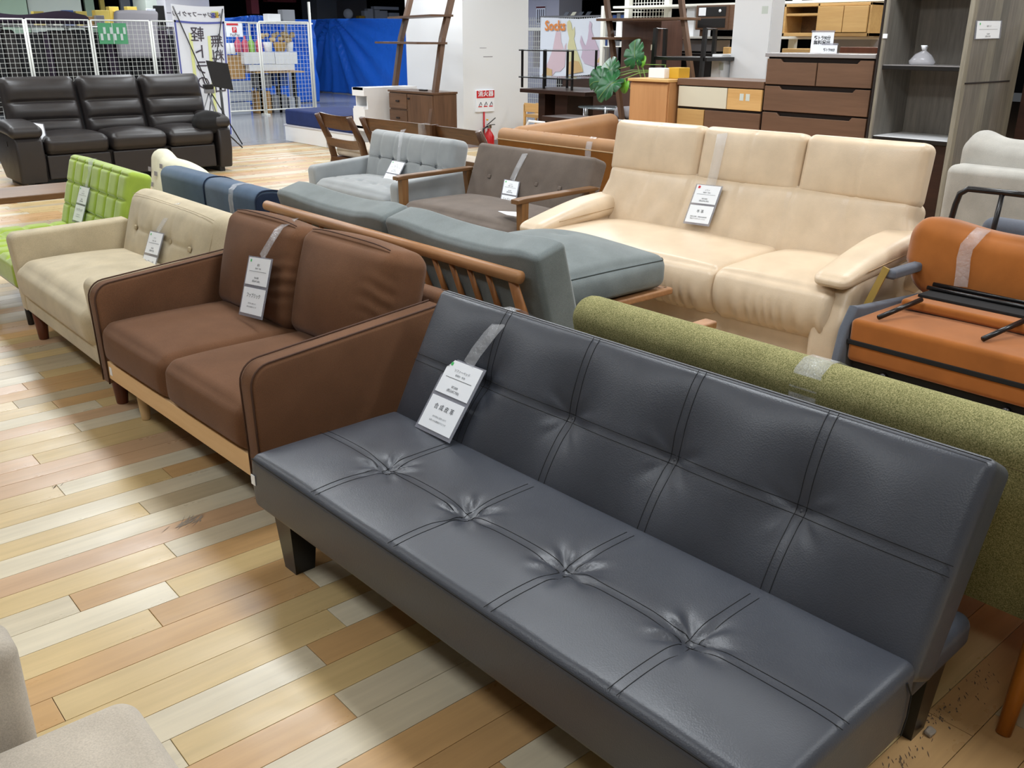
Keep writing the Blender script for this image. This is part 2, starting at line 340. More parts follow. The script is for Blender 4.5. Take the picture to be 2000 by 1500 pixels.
def clear(name, t, c, rough, spec=0.6):
    m, nt, b = base(name, rough, spec); b.inputs['Base Color'].default_value = c
    tr = N(nt, 'ShaderNodeBsdfTransparent'); mx = N(nt, 'ShaderNodeMixShader'); mx.inputs[0].default_value = 1-t
    nt.links.new(tr.outputs[0], mx.inputs[1]); nt.links.new(b.outputs[0], mx.inputs[2]); nt.links.new(mx.outputs[0], nt.nodes['Material Output'].inputs['Surface'])
    MATS[name] = m; return m, nt, b
m, nt, b = clear('clear_tape', 0.82, rgb(236, 238, 242), 0.08, 1.0)
mp = coords(nt, 1.0); n1 = noise(nt, mp, 45, 3, 0.6); bump(nt, b, n1.outputs['Fac'], 1.0, 0.007)
clear('clear_sleeve', 0.55, rgb(170, 172, 184), 0.08, 0.8); clear('glass', 0.6, rgb(120, 132, 136), 0.03, 0.7); clear('bag_film', 0.62, rgb(225, 225, 232), 0.15, 0.6)
fabric('navy_mattress', rgb(32, 48, 98), 0.08, 300, 0.15, 0.1); 
m, nt, b = base('blue_tarp', 0.33, 0.5); b.inputs['Base Color'].default_value = rgb(40, 112, 228); mp = coords(nt, 1.0); n1 = noise(nt, mp, 4, 5, 0.6); bump(nt, b, n1.outputs['Fac'], 0.5, 0.05); MATS['blue_tarp'] = m
plain('banner_cloth', rgb(226, 230, 238), 0.85); plain('sock_pink', rgb(216, 190, 196), 0.85); plain('sock_mauve', rgb(202, 182, 198), 0.85); plain('sock_yellow', rgb(212, 206, 160), 0.85); plain('sock_orange', rgb(208, 174, 122), 0.85); plain('title_orange', rgb(226, 140, 72), 0.8)
m, nt, b = base('monstera', 0.35, 0.5); mp = coords(nt, 1.0); n1 = noise(nt, mp, 18, 3); r = ramp(nt, n1.outputs['Fac'], [(0.3, rgb(20, 72, 40)), (0.7, rgb(44, 112, 62))]); nt.links.new(r.outputs[0], b.inputs['Base Color']); MATS['monstera'] = m
plain('young_leaf', rgb(110, 176, 50), 0.4); plain('plant_stem', rgb(120, 150, 70), 0.5)
plain('extinguisher_red', rgb(190, 28, 34), 0.3); plain('black_plastic', rgb(24, 24, 26), 0.4); plain('yellow_box', rgb(206, 182, 90), 0.6); plain('blue_box', rgb(52, 84, 150), 0.6)
plain('green_paper', rgb(84, 160, 110), 0.7); plain('burgundy', rgb(96, 28, 34), 0.8); plain('dark_purple', rgb(38, 24, 40), 0.9); plain('grey_cloth', rgb(150, 146, 150), 0.9)
plain('cardboard', rgb(180, 140, 88), 0.8); plain('clear_bin', rgb(170, 175, 185), 0.3); plain('bottle_pink', rgb(200, 84, 110), 0.35); plain('bottle_green', rgb(140, 190, 90), 0.35); plain('dried_flower', rgb(200, 174, 130), 0.9); plain('wicker', rgb(178, 140, 76), 0.8)
plain('pale_green', rgb(176, 200, 178), 0.7); plain('mustard', rgb(204, 160, 40), 0.6); plain('pale_board', rgb(206, 214, 206), 0.7); wood('stair_wood', rgb(92, 64, 38), rgb(128, 92, 56), 'X', 0.4); plain('dust', rgb(150, 138, 124), 0.95); plain('scuff', rgb(96, 80, 66), 0.9)
plain('grey_plastic', rgb(128, 130, 136), 0.5); plain('grey_appliance', rgb(196, 200, 206), 0.4)
# ------------------------------------------------------------------ the room
TILE_Y = 12.72
fl = struct(mk('floor', [(-6, -6, -0.02), (26, -6, -0.02), (26, TILE_Y, -0.02), (-6, TILE_Y, -0.02)], [(0, 1, 2, 3)], 'subfloor'))
tl = struct(MB().box(-6, 30, TILE_Y+0.004, 34, -0.03, 0.0).build('floor_tiles', 'grey_tile')); tl.name = 'floor_tile_area'
PW, PK0, PL = 0.104545, 2.4418, 1.82
GAP = 0.0016
# joints and tones of the boards nearest the camera, read row by row: (joint x, left tone, right tone)
ROWS = {-14: (1.4, 'Y', 'O'), -13: (0.993, 'O', 'W'), -12: (1.6, 'O', 'Y'), -11: (1.9, 'O', 'Y'), -10: (0.1, 'O', 'W'), -9: (0.834, 'O', 'W'), -8: (0.483, 'W', 'Y'), -7: (0.876, 'W', 'O'),
        -6: (0.996, 'Y', 'W'), -5: (0.325, 'O', 'Y'), -4: (1.036, 'O', 'W'), -3: (0.628, 'Y', 'O'), -2: (0.715, 'W', 'Y'), -1: (0.485, 'W', 'O'), 0: (0.791, 'Y', 'W'),
        1: (0.1, 'W', 'P'), 2: (-0.1, 'Y', 'W'), 3: (0.828, 'Y', 'G'), 4: (0.0, 'Y', 'W'), 5: (0.986, 'Y', 'O'), 6: (0.658, 'Y', 'W'), 7: (0.05, 'W', 'P'), 8: (-0.02, 'Y', 'P'), 9: (0.663, 'P', 'Y'),
        10: (0.2, 'Y', 'Y'), 11: (0.87, 'Y', 'W'), 12: (0.1, 'W', 'P'), 13: (1.02, 'W', 'Y'), 14: (0.875, 'Y', 'O'), 15: (0.747, 'Y', 'G'), 16: (0.3, 'P', 'O'), 17: (0.837, 'P', 'O'), 18: (0.934, 'W', 'Y'), 19: (0.4, 'W', 'G')}
board = {}
def board_mesh(k):
    if k not in board:
        me = bpy.data.meshes.new('plank'); V, F = rbox((1, PW-GAP, 0.016), 0.0006, (0, 0, 0), 1)
        V[:, 0] = np.clip(V[:, 0], -0.5, 0.5); me.from_pydata([tuple(v) for v in V], [], [tuple(map(int, f)) for f in F]); me.materials.append(MATS['plank_'+k]); board[k] = me
    return board[k]
near, rest = [], MB()
tones = 'WYOPGYOYPGW'
for row in range(-60, 98):
    y0 = PK0+row*PW; y1 = y0+PW
    if y1 > TILE_Y: break
    g = random.Random(row*31+5); j0, lt, rt = ROWS.get(row, (g.uniform(-0.4, 0.5), g.choice(tones), g.choice(tones)))
    for q in range(-3, 7):
        x0 = j0+q*PL; x1 = x0+PL; k = rt if q == 0 else lt if q == -1 else g.choice(tones)
        if x1 < -0.9 or x0 > 9.5: continue
        yc, xc = (y0+y1)/2, (x0+x1)/2
        seen = (-22 <= row <= 42 and x1 > -0.55+0.02*row and x0 < 1.35) or (-26 <= row <= -8 and 1.2 < xc < 2.6)
        (near if seen else rest.V).append((xc, yc, x1-x0, k)) if seen else rest.box(x0+GAP/2, x1-GAP/2, y0+GAP/2, y1-GAP/2, -0.016, 0.0, 'WYOPG'.index(k))
near.sort(key=lambda t: t[0]**2+t[1]**2)
for i, (xc, yc, ln, k) in enumerate(near):
    if i >= 290: rest.box(xc-ln/2+GAP/2, xc+ln/2-GAP/2, yc-PW/2+GAP/2, yc+PW/2-GAP/2, -0.016, 0, 'WYOPG'.index(k)); continue
    o = bpy.data.objects.new('plank', board_mesh(k)); COL.objects.link(o); o.parent = fl
    o.location = (xc, yc, -0.008); o.scale = (ln-GAP, 1, 1)
o = rest.build('plank_field', ['plank_'+k for k in 'WYOPG'], fl); o['kind'] = 'stuff'; o['label'] = 'mixed pale and orange wooden floorboards running on beneath the sofas'
# shell of the hall
struct(MB().box(-6, 30, -6, 34, CEIL, CEIL+0.1).build('ceiling', 'ceiling_white'))
struct(MB().box(-6.2, -6, -6, 34, 0, CEIL).build('wall_left', 'white_wall')); struct(MB().box(-6, 30, -6.2, -6, 0, CEIL).build('wall_rear', 'white_wall'))
struct(MB().box(-6, 30, 34, 34.2, 0, CEIL).build('wall_back', 'dark_wall')); struct(MB().box(30, 30.2, -6, 34, 0, CEIL).build('wall_right', 'dark_wall'))  # far walls are black: the unlit shop's darkness is put into their colour
# scuffs and fluff on the boards
def blot(name, px, py, label, rx, ry, m, seed, n=9, kind='stain', spread=None):
    c = atz(px, py); g = random.Random(seed); V, F = [], []
    for i in range(n):
        a = g.uniform(-0.4, 0.4)+0.55; l = g.uniform(0.2, 1)*rx; wd = g.uniform(0.15, 0.5)*ry; dx, dy = (g.gauss(0, rx*0.35), g.gauss(0, ry*0.5)) if spread is None else (g.gauss(0, spread), g.gauss(0, spread*0.35))
        u = np.array([math.cos(a), math.sin(a)]); v = np.array([-u[1], u[0]]); o0 = np.array([c[0]+dx, c[1]+dy]); k = len(V)
        for s, t in ((-1, 0), (-0.3, -1), (0.4, -0.8), (1, 0.1), (0.3, 1), (-0.5, 0.7)): p = o0+u*l*s/2+v*wd*t/2; V.append((p[0], p[1], 0.0006+i*0.00003))
        F.append(tuple(range(k, k+6)))
    return tag(mk(name, V, F, m), label, kind)
blot('floor_scuff', 372, 1018, 'grey feathery scuff mark on the boards before the brown sofa', 0.10, 0.012, 'dust', 1, 22, 'scuff', 0.028)
blot('floor_scuff', 112, 950, 'small dark scratch across a board joint in the aisle', 0.03, 0.012, 'scuff', 2, 5, 'scuff')
blot('floor_scuff', 1125, 1404, 'black scratch on the boards under the black sofa bed', 0.03, 0.01, 'black_thread', 3, 4, 'scuff')
blot('floor_dirt', 1825, 1400, 'black dirt speckles on the boards behind the black sofa bed', 0.012, 0.010, 'scuff', 4, 40, 'dirt', 0.045)
blot('floor_dirt', 1905, 1340, 'dark grime patch beside the amber wooden leg', 0.016, 0.006, 'scuff', 5, 40, 'dirt', 0.05)
blot('floor_dirt', 1770, 1478, 'dark grime along a board joint at the lower corner', 0.022, 0.006, 'scuff', 6, 30, 'dirt', 0.05)
def fluff(px, py, r, label, seed):
    V, F, U = rbox((2*r, 1.4*r, 0.8*r), 0.4*r, (4, 4, 3), 3, raw=True); V = V+0.25*r*np.stack([wob(V, 1, 4/r, seed+i) for i in range(3)], 1)
    V[:, 2] -= V[:, 2].min(); return tag(mk('dust_ball', V+atz(px, py), F, 'dust', None, True), label, 'dust')
fluff(1149, 1446, 0.011, 'grey fluff ball on the boards under the black sofa bed', 1); fluff(1815, 1434, 0.014, 'grey dust clump at the foot of the black rear leg', 2)
# ------------------------------------------------------------------ price tags
def unit(v): v = np.array(v, float); return v/np.linalg.norm(v)
def slab(name, O, U, V, n, u0, u1, v0, v1, l0, l1, m, parent):
    P = []
    for l in (l0, l1):
        for u, v in ((u0, v0), (u1, v0), (u1, v1), (u0, v1)): P.append(O+U*u+V*v+n*l)
    o = mk(name, P, [(0, 1, 2, 3), (7, 6, 5, 4), (0, 4, 5, 1), (1, 5, 6, 2), (2, 6, 7, 3), (3, 7, 4, 0)], m, parent)
    bm = bmesh.new(); bm.from_mesh(o.data); bmesh.ops.recalc_face_normals(bm, faces=bm.faces); bm.to_mesh(o.data); bm.free(); return o
def ribbon(path, wid, side, t=0.0006):
    P = np.array(path, float); s = np.array(side, float); k = len(P); V = []; F = []
    for i in range(k):
        a, b = P[max(i-1, 0)], P[min(i+1, k-1)]; tn = unit(b-a); sd = unit(s-tn*(s@tn)); nn = np.cross(tn, sd)
        V += [P[i]-sd*wid/2, P[i]+sd*wid/2, P[i]+sd*wid/2+nn*t, P[i]-sd*wid/2+nn*t]
    for i in range(k-1):
        for j in range(4): a, b = i*4+j, i*4+(j+1) % 4; F.append((a, b, b+4, a+4))
    F += [(3, 2, 1, 0), tuple(4*(k-1)+j for j in range(4))]
    return V, F
def price_tag(label, tl, tr, bl, lines1, lines2, tape=None, tw=0.045, logo='ink_green', detail=True):
    tl, tr, bl = map(lambda q: np.array(q, float), (tl, tr, bl)); U, V = tr-tl, bl-tl; n = unit(np.cross(U, V))
    if n@(np.array([0, 0, CAM_H])-tl) < 0: n = -n
    base_pt = tl+U/2+V
    t = thing('price_tag', label, 'price tag', tuple(base_pt))
    slab('sleeve', tl, U, V, n, 0, 1, 0, 1, 0.001, 0.0022, 'clear_sleeve', t)
    wU, wV = np.linalg.norm(U), np.linalg.norm(V); X, Y = unit(U), -unit(V)
    two = len(lines2) > 0
    spans = [(0.02, 0.47, lines1), (0.52, 0.95, lines2)] if two else [(0.03, 0.97, lines1)]
    for v0, v1, lines in spans:
        c = slab('card', tl, U, V, n, 0.05, 0.94, v0, v1, 0.0024, 0.0034, 'paper', t)
        if not detail: continue
        for (fx, fy, size, body, ink) in lines:
            p = tl+U*(0.05+0.89*fx)+V*(v0+(v1-v0)*fy)+n*0.0034
            if body == '-': slab('rule', p, X*wU*0.7, -Y*0.0012, n, -0.5, 0.5, -0.5, 0.5, 0.0002, 0.0006, ink, c)
            elif body == '#': slab('mark', p, X*size, -Y*size, n, -0.5, 0.5, -0.5, 0.5, 0.0002, 0.0006, ink, c)
            else:
                Z = np.cross(X, Y); letters('lettering', body, size, ink, c, p, X if Z@n > 0 else -X, Y)
    if tape is not None:
        Vt, Ft = ribbon(tape, tw, U); mk('tape', Vt, Ft, 'clear_tape', t, True)
    return t
def card_lines(kind, price, tax, what, k=1.0):
    a = [(0.12, 0.12, 0.010*k, '#', 'ink_green'), (0.5, 0.27, 0.0105*k, kind, 'ink'), (0.5, 0.4, 0.0075*k, '張地付・布地', 'ink'), (0.5, 0.5, 0.001, '-', 'ink'), (0.5, 0.74, 0.0105*k, price, 'ink'), (0.5, 0.86, 0.0105*k, tax, 'ink')]
    b = [(0.5, 0.3, 0.019*k, what, 'ink'), (0.5, 0.6, 0.0065*k, '水や汚れに気をつけて', 'ink'), (0.5, 0.73, 0.0065*k, 'お手入れは乾拭きでどうぞ', 'ink')]
    return a, b
# ------------------------------------------------------------------ black tufted sofa bed
BX, BY, LEN = 1.235, 1.405, 1.68
black = thing('sofa_bed', 'black synthetic leather tufted sofa bed with double stitching, nearest the camera', 'sofa bed', (BX, BY, 0))
BTN = (-0.51, -0.17, 0.17, 0.51)
def crease(x, y, bx, depth, wid, amp, seed=3):
    z = 0.0*x
    for i, by in enumerate(BTN):
        d = np.hypot(x-bx, y-by); th = np.arctan2(x-bx, y-by)
        z = z-depth*np.exp(-(d/wid)**1.15)+amp*(np.cos(7*th+i*1.7+seed)+0.5*np.cos(12*th+i))*np.exp(-((d-0.05)/0.035)**2)
        z = z-0.0018*np.exp(-((y-by)/0.013)**2)
    return z-0.0012*np.exp(-((x-bx)/0.013)**2)
def seat_dz(x, y):
    e = np.clip(1-(np.abs(x)/0.25)**6, 0, 1)*np.clip(1-(np.abs(y)/0.84)**20, 0, 1)
    P = np.stack([x, y, 0*x], -1).reshape(-1, 3); return e*(0.008+crease(x, y, -0.015, 0.026, 0.045, 0.0042)+wob(P, 0.004, 14, 5).reshape(x.shape))
def back_dz(h, y):
    e = np.clip(1-(np.abs(h)/0.22)**8, 0, 1)*np.clip(1-(np.abs(y)/0.84)**20, 0, 1)
    P = np.stack([h, y, 0*h], -1).reshape(-1, 3); return e*(0.014+0.016*np.clip(1-(h/0.22)**2, 0, 1)*(0.6+0.4*np.cos(2*np.pi*y/0.34))+crease(h, y, 0.0, 0.036, 0.075, 0.0016, 1)+wob(P, 0.003, 9, 8).reshape(h.shape))
SX = BX-0.25+0.25        # seat centre
def f_seat(V, U):
    V = V.copy(); t = U[:, 2] > 0.999; V[t, 2] += seat_dz(V[t, 0], V[t, 1])
    f = U[:, 0] < -0.999; V[f, 0] -= 0.006*np.clip(1-U[f, 2]**2, 0, 1)
    return V
SZ0, SZ1 = 0.195, 0.36
cushion('seat', (0.50, LEN, SZ1-SZ0), 0.022, (50, 168, 3), 'black_leather', black, shift(SX, BY, (SZ0+SZ1)/2), f_seat, 3)
BDEG, BH, BT = 28.0, 0.455, 0.12
bk_base = np.array([SX+0.225, BY, 0.318])
bk = lean(bk_base, BDEG)
def f_back(V, U):
    V = V.copy(); t = U[:, 2] > 0.999; V[t, 2] += back_dz(V[t, 1], V[t, 0]); return V
cushion('backrest', (LEN, BH, BT), 0.022, (168, 46, 3), 'black_leather', black, lambda P: bk(P+np.array([0, BH/2, -BT/2])), f_back, 3)
def seat_pt(x, y): return (SX+x, BY+y, SZ1+float(seat_dz(np.array([x]), np.array([y]))[0])+0.0004)
def back_pt(h, y): return tuple(bk(np.array([[y, h+BH/2, float(back_dz(np.array([h]), np.array([y]))[0])+0.0004]]))[0])
st = MB(); sb = MB()
for d in (-0.011, 0.011):
    for y in BTN:
        st.tube([seat_pt(x, y+d) for x in np.linspace(-0.244, 0.2, 60)], 0.0008, 4); sb.tube([back_pt(h, y+d) for h in np.linspace(-0.2, 0.222, 60)], 0.0008, 4)
    st.tube([seat_pt(-0.015+d, y) for y in np.linspace(-0.835, 0.835, 200)], 0.0008, 4); sb.tube([back_pt(d, y) for y in np.linspace(-0.835, 0.835, 200)], 0.0008, 4)
st.tube([(SX-0.2485, BY+y, SZ1-0.012) for y in np.linspace(-0.83, 0.83, 60)], 0.0025, 6)
sb.tube([back_pt(0.222, y) for y in np.linspace(-0.83, 0.83, 40)], 0.0012, 4)
st.build('seat_stitching', 'black_thread', black); sb.build('backrest_stitching', 'black_thread', black)
for y in BTN:
    for p, nn in ((seat_pt(-0.015, y), (0, 0, 1)), (back_pt(0, y), (-math.cos(R(BDEG)), 0, math.sin(R(BDEG))))):
        V, F = lathe([(0.001, 0.006), (0.009, 0.004), (0.011, 0), (0.009, -0.004)], 12)
        q = Vector((0, 0, 1)).rotation_difference(Vector(nn)).to_matrix(); mk('button', V@np.array(q).T+np.array(p)-0.0035*np.array(nn), F, 'black_leather', black, True)
cushion('rear_ledge', (0.39, LEN-0.06, 0.085), 0.03, (4, 4, 1), 'black_leather', black, shift(SX+0.415, BY, 0.242))
MB().box(SX-0.2, SX+0.22, BY-0.78, BY+0.78, 0.185, 0.2).build('underside', 'black_cloth', black)
for x, y in ((-0.17, 0.755), (-0.17, -0.755), (0.50, 0.755), (0.50, -0.745)):
    V, F = taper(SX+x, BY+y, 0.0, 0.2, 0.031, 0.046, 0.0, 0.0); mk('leg', V, F, 'black_lacquer', black)
o = MB().box(SX-0.2585, SX-0.2565, BY+0.806, BY+0.828, 0.275, 0.305).build('sticker', 'paper', black); o['label'] = 'small white stock sticker'
V, F = tube([(SX+0.20, BY-0.842, 0.34), (SX+0.225, BY-0.8435, 0.30), (SX+0.225, BY-0.8435, 0.25), (SX+0.215, BY-0.842, 0.21)], 0.0016, 6); mk('side_seam', V, F, 'black_thread', black)
black.rotation_euler = (0, 0, R(1.6))
bn = np.array([-math.cos(R(BDEG)), 0, math.sin(R(BDEG))]); bp = bk_base+bn*0.030
a, b2 = card_lines('ソファーベッド', '¥7,000', '(税込¥7,700)', '合成皮革'); b2[0] = (0.5, 0.3, 0.019, '合 成 皮 革', 'ink')
tp = lambda px, py, l=0.0: _cut(px, py, bp+bn*l, bn)
TY = float(tp(983, 626, -0.02)[1])-BY
price_tag('price tag reading imitation leather on the black sofa bed backrest', tp(880, 697, .004), tp(951, 724, .004), tp(811, 833, .03), a, b2,
          [tuple(bk(np.array([[TY, BH-0.001, -0.09]]))[0]), tuple(bk(np.array([[TY, BH+0.002, -0.05]]))[0]), tuple(bk(np.array([[TY, BH+0.002, -0.018]]))[0]), tuple(bk(np.array([[TY, BH-0.006, 0.001]]))[0]), tp(974, 635, -.006), tp(966, 643, .002), tp(953, 658, .005), tp(930, 688, .006), tp(915, 712, .008)], 0.05)
# ------------------------------------------------------------------ brown two-seat sofa
bx = 1.05; yn0, yn1, yf0, yf1 = 2.405, 2.485, 3.675, 3.755
brown = thing('two_seat_sofa', 'brown fabric two-seat sofa with maple front rail and piped arms', 'sofa', (1.40, 3.08, 0))
def arm(y0, y1):
    prof = [(bx-0.005, 0.14)]+[(bx-0.012, 0.47)]+arc(bx+0.058, 0.478, 0.07, 180, 97, 6)+[(bx+0.70, 0.605), (bx+0.72, 0.59), (bx+0.62, 0.14)]
    a = prism('armrest', prof, 'y', y0, y1, 'brown_fabric', brown, 0.012, 3)
    for y in (y0+0.006, y1-0.006):
        path = [(p[0]-(0.002 if i < 8 else 0), y, p[1]+(0.003 if i > 2 else 0)) for i, p in enumerate(prof[:-2])]
        V, F = tube(path, 0.0032, 6); mk('piping', V, F, 'brown_piping', a, True)
arm(yn0, yn1); arm(yf0, yf1)
ym = (yn1+yf0)/2
def f_bseat(V, U):
    V = puff(0.02, 2, p=4)(V, U); V = puff(-0.02, 0, p=3)(V, -U*np.array([1, -1, -1])) if False else V
    V[:, 2] += wob(V, 0.004, 9, 2)*(U[:, 2] > 0.5); V[:, 0] -= 0.014*np.clip(-U[:, 0], 0, 1)*np.clip(1-U[:, 2]**2, 0, 1)*np.clip(1-U[:, 1]**6, 0, 1); return V
for y0, y1 in ((yn1+0.004, ym-0.002), (ym+0.002, yf0-0.004)):
    cushion('seat_cushion', (0.60, y1-y0, 0.165), 0.045, (24, 24, 6), 'brown_fabric', brown, shift(bx+0.285, (y0+y1)/2, 0.318), f_bseat, 5)
MB().rb(bx-0.004, bx+0.02, yn1+0.002, yf0+0.01, 0.163, 0.238, 0.003, 2).build('front_rail', 'maple', brown)
MB().box(bx+0.02, bx+0.62, yn1, yf0, 0.165, 0.23).build('seat_base', 'brown_piping', brown)
o = MB().box(bx-0.0055, bx-0.0045, yf0-0.035, yf0-0.01, 0.184, 0.218).build('sticker', 'paper', brown); o['label'] = 'small white stock sticker'
cushion('back_panel', (yf0-yn1, 0.42, 0.11), 0.03, (10, 8, 2), 'brown_fabric', brown, lambda P: lean((bx+0.72, ym, 0.2), 12)(P+np.array([0, 0.21, 0])))
def f_bcush(sd):
    def f(V, U):
        V = puff(0.045, 2, both=True, p=2.2)(V, U); V = puff(0.018, 1, both=True)(V, U)
        V[:, 2] += wob(V, 0.004, 8, sd)*(1-U[:, 0]**2); edge = np.clip((-U[:, 0]-0.5)/0.5, 0, 1)*np.clip(1-U[:, 1]**4, 0, 1)
        ph = V[:, 1]*120+5*np.sin(V[:, 0]*13+sd); V[:, 2] += 0.0036*edge*np.sin(ph)*(0.5+0.5*np.sin(V[:, 1]*23+sd))*(U[:, 2] > 0.2); return V
    return f
for i, (y0, y1, dz) in enumerate(((yn1+0.02, ym+0.02, 0.0), (ym+0.005, yf0-0.01, 0.0))):
    c = cushion('back_cushion', (y1-y0, 0.40, 0.17), 0.05, (50, 80, 5), 'brown_fabric', brown, lambda P: lean((bx+0.515+0.02*(1-i), (y0+y1)/2, 0.388), 15)(P+np.array([0, 0.2, -0.03])), f_bcush(i+1), 5)
    fr = lean((bx+0.515+0.02*(1-i), (y0+y1)/2, 0.388), 15); w2 = (y1-y0)/2
    V, F = tube(fr(np.array([(x, 0.408-0.02*(x/w2)**4, 0.036) for x in np.linspace(-w2+0.05, w2-0.05, 24)])), 0.0022, 5); mk('seam', V, F, 'brown_piping', c, True)
def round_leg(x, y, h, r0, r1, m, parent, sx=0.0, sy=0.0):
    V, F = lathe([(r0*0.92, 0), (r0, 0.006), (r1, h)], 20); V = V.copy(); V[:, 0] += sx*(V[:, 2]/h); V[:, 1] += sy*(V[:, 2]/h)
    return mk('leg', V+np.array([x, y, 0]), F, m, parent, True)
for x, y in ((1.125, 3.565), (1.13, 2.51), (1.60, 3.565), (1.60, 2.51)): round_leg(x, y, 0.17, 0.018, 0.029, 'pale_beech', brown)
brown.rotation_euler = (0, 0, R(1.8))
fr = lean((bx+0.515, 3.37, 0.388), 15); nb = np.array([-math.cos(R(15)), 0, math.sin(R(15))])
bpp = fr(np.array([[0, 0, 0.118]]))[0]; tb = lambda px, py, l=0.0: _cut(px, py, bpp+nb*l, nb)
a, b2 = card_lines('展示', '¥16,000', '(税込¥17,600)', 'ファブリック')
price_tag('price tag reading fabric hanging on the brown sofa back cushion', tb(487, 499), tb(534, 506), tb(467, 614, .02), a, b2,
          [tb(572, 428, -0.13), tb(562, 436, -0.09), tb(545, 446, -0.035), tb(530, 470, -.012), tb(511, 503, .0)], 0.05)
# ------------------------------------------------------------------ beige two-seat sofa
ex = 1.045
beige = thing('two_seat_sofa', 'beige linen two-seat sofa with buttoned back and square arms', 'sofa', (1.36, 4.42, 0))
def barm(y0, y1):
    prof = [(ex+0.01, 0.15)]+arc(ex+0.03, 0.50, 0.04, 180, 95, 5)+[(ex+0.56, 0.555), (ex+0.58, 0.54), (ex+0.56, 0.15)]
    prism('armrest', prof, 'y', y0, y1, 'beige_linen', beige, 0.018, 3)
barm(3.775, 3.875); barm(4.975, 5.075)
def f_eseat(V, U):
    V = puff(0.045, 2, p=2.4)(V, U); t = (U[:, 2] > 0.9)
    V[t, 2] += -0.006*np.exp(-((V[t, 1]-0.03)/0.02)**2)*np.clip(1-U[t, 0]**4, 0, 1)+wob(V[t], 0.006, 10, 4)
    V[:, 0] -= 0.03*np.clip(-U[:, 0], 0, 1)*np.clip(1-(U[:, 2]-0.3)**2, 0, 1); return V
cushion('seat_cushion', (0.56, 1.10, 0.22), 0.07, (28, 40, 6), 'beige_linen', beige, shift(ex+0.285, 4.425, 0.30), f_eseat, 6)
cushion('seat_base', (0.55, 1.12, 0.10), 0.02, (4, 10, 2), 'beige_linen', beige, shift(ex+0.285, 4.425, 0.195))
efr = lean((ex+0.52, 4.425, 0.30), 17)
def f_eback(V, U):
    V = puff(0.035, 2, p=2.5)(V, U); t = U[:, 2] > 0.95; h = V[t, 1]-0.02; d = np.zeros(t.sum())
    for y in (-0.34, -0.12, 0.12, 0.34): d -= 0.014*np.exp(-(np.hypot(V[t, 0]-y, h)/0.03)**1.2)+0.002*np.exp(-((V[t, 0]-y)/0.012)**2)*(h > -0.02)
    d -= 0.004*np.exp(-(h/0.01)**2)*(np.abs(V[t, 0]) < 0.34); V[t, 2] += d; return V
cushion('backrest', (1.12, 0.44, 0.20), 0.075, (70, 40, 5), 'beige_linen', beige, lambda P: efr(P+np.array([0, 0.215, -0.06])), f_eback, 6)
for y in (-0.34, -0.12, 0.12, 0.34):
    V, F, U = rbox((0.024, 0.024, 0.012), 0.0055, (1, 1, 0), 3, raw=True); mk('button', efr(V+np.array([y, 0.235, 0.061])), F, 'beige_thread', beige, True)
for yy in (-0.5, 0.5):
    V, F = tube(efr(np.array([(yy*1.02, h, 0.045-0.02*(h/0.44)**6) for h in np.linspace(0.05, 0.36, 12)]+[(yy*0.99, 0.40, 0.025)])), 0.0011, 5); mk('seam', V, F, 'beige_thread', beige, True)
V, F = tube(efr(np.array([(x, 0.405-0.01*(x/0.5)**4, 0.043) for x in np.linspace(-0.5, 0.5, 20)])), 0.0011, 5); mk('seam', V, F, 'beige_thread', beige, True)
for x, y in ((1.10, 4.95), (1.10, 3.80), (1.52, 4.95), (1.52, 3.80)): round_leg(x, y, 0.16, 0.024, 0.036, 'red_leg', beige)
nb = np.array([-math.cos(R(17)), 0, math.sin(R(17))]); bpp = efr(np.array([[0, 0, 0.085]]))[0]; tb = lambda px, py, l=0.0: _cut(px, py, bpp+nb*l, nb)
a, b2 = card_lines('ソファ', '¥9,000', '(税込¥9,900)', 'ファブリック')
price_tag('price tag on the beige linen sofa, lower card half hidden by the arm', tb(294, 450), tb(322, 456), tb(270, 540, .02), a, b2,
          [tb(357, 393, -0.11), tb(345, 398, -.06), tb(333, 412, -0.03), tb(318, 436, -.01), tb(307, 453)], 0.05)
# ------------------------------------------------------------------ lime tufted sofa
lime = thing('armless_sofa', 'lime green velvet armless sofa with square tufting', 'sofa', (1.45, 5.78, 0))
lx = 1.56; ly0, ly1 = 5.16, 6.22
lfr = lean((lx+0.10, (ly0+ly1)/2, 0.33), 16)
def tuftf(nc, nr, W_, H_, amp, ox=0.0, oy=0.0, two=False):
    def f(V, U):
        V = V.copy(); t = U[:, 2] > 0.97; u = (V[t, 0]/W_+0.5)*nc; v = (V[t, 1]/H_+0.5)*nr
        su, sv = np.abs(np.sin(np.pi*u)), np.abs(np.sin(np.pi*v)); e = np.clip(su*sv*1.0, 0, 1)
        du = np.abs(u-np.round(u)); dv = np.abs(v-np.round(v)); cell = (1-np.exp(-(du/0.07)**1.3))*(1-np.exp(-(dv/0.04)**1.3))
        rim = np.clip((1-np.abs(U[t, 0]))*12, 0, 1)*np.clip((1-np.abs(U[t, 1]))*12, 0, 1)
        V[t, 2] += amp*(cell-0.5)*rim; return V
    return f
cushion('backrest', (ly1-ly0, 0.44, 0.13), 0.03, (190, 70, 3), 'lime_velvet', lime, lambda P: lfr(P+np.array([0, 0.22, 0])), tuftf(7, 3.2, ly1-ly0, 0.44, 0.017), 3)
for i in range(1, 7):
    for j in (1, 2, 3):
        V, F, U = rbox((0.02, 0.02, 0.012), 0.005, (0, 0, 0), 3, raw=True); mk('button', lfr(V+np.array([(i/7-0.5)*(ly1-ly0), 0.44*j/3.2, 0.056])), F, 'lime_button', lime, True)
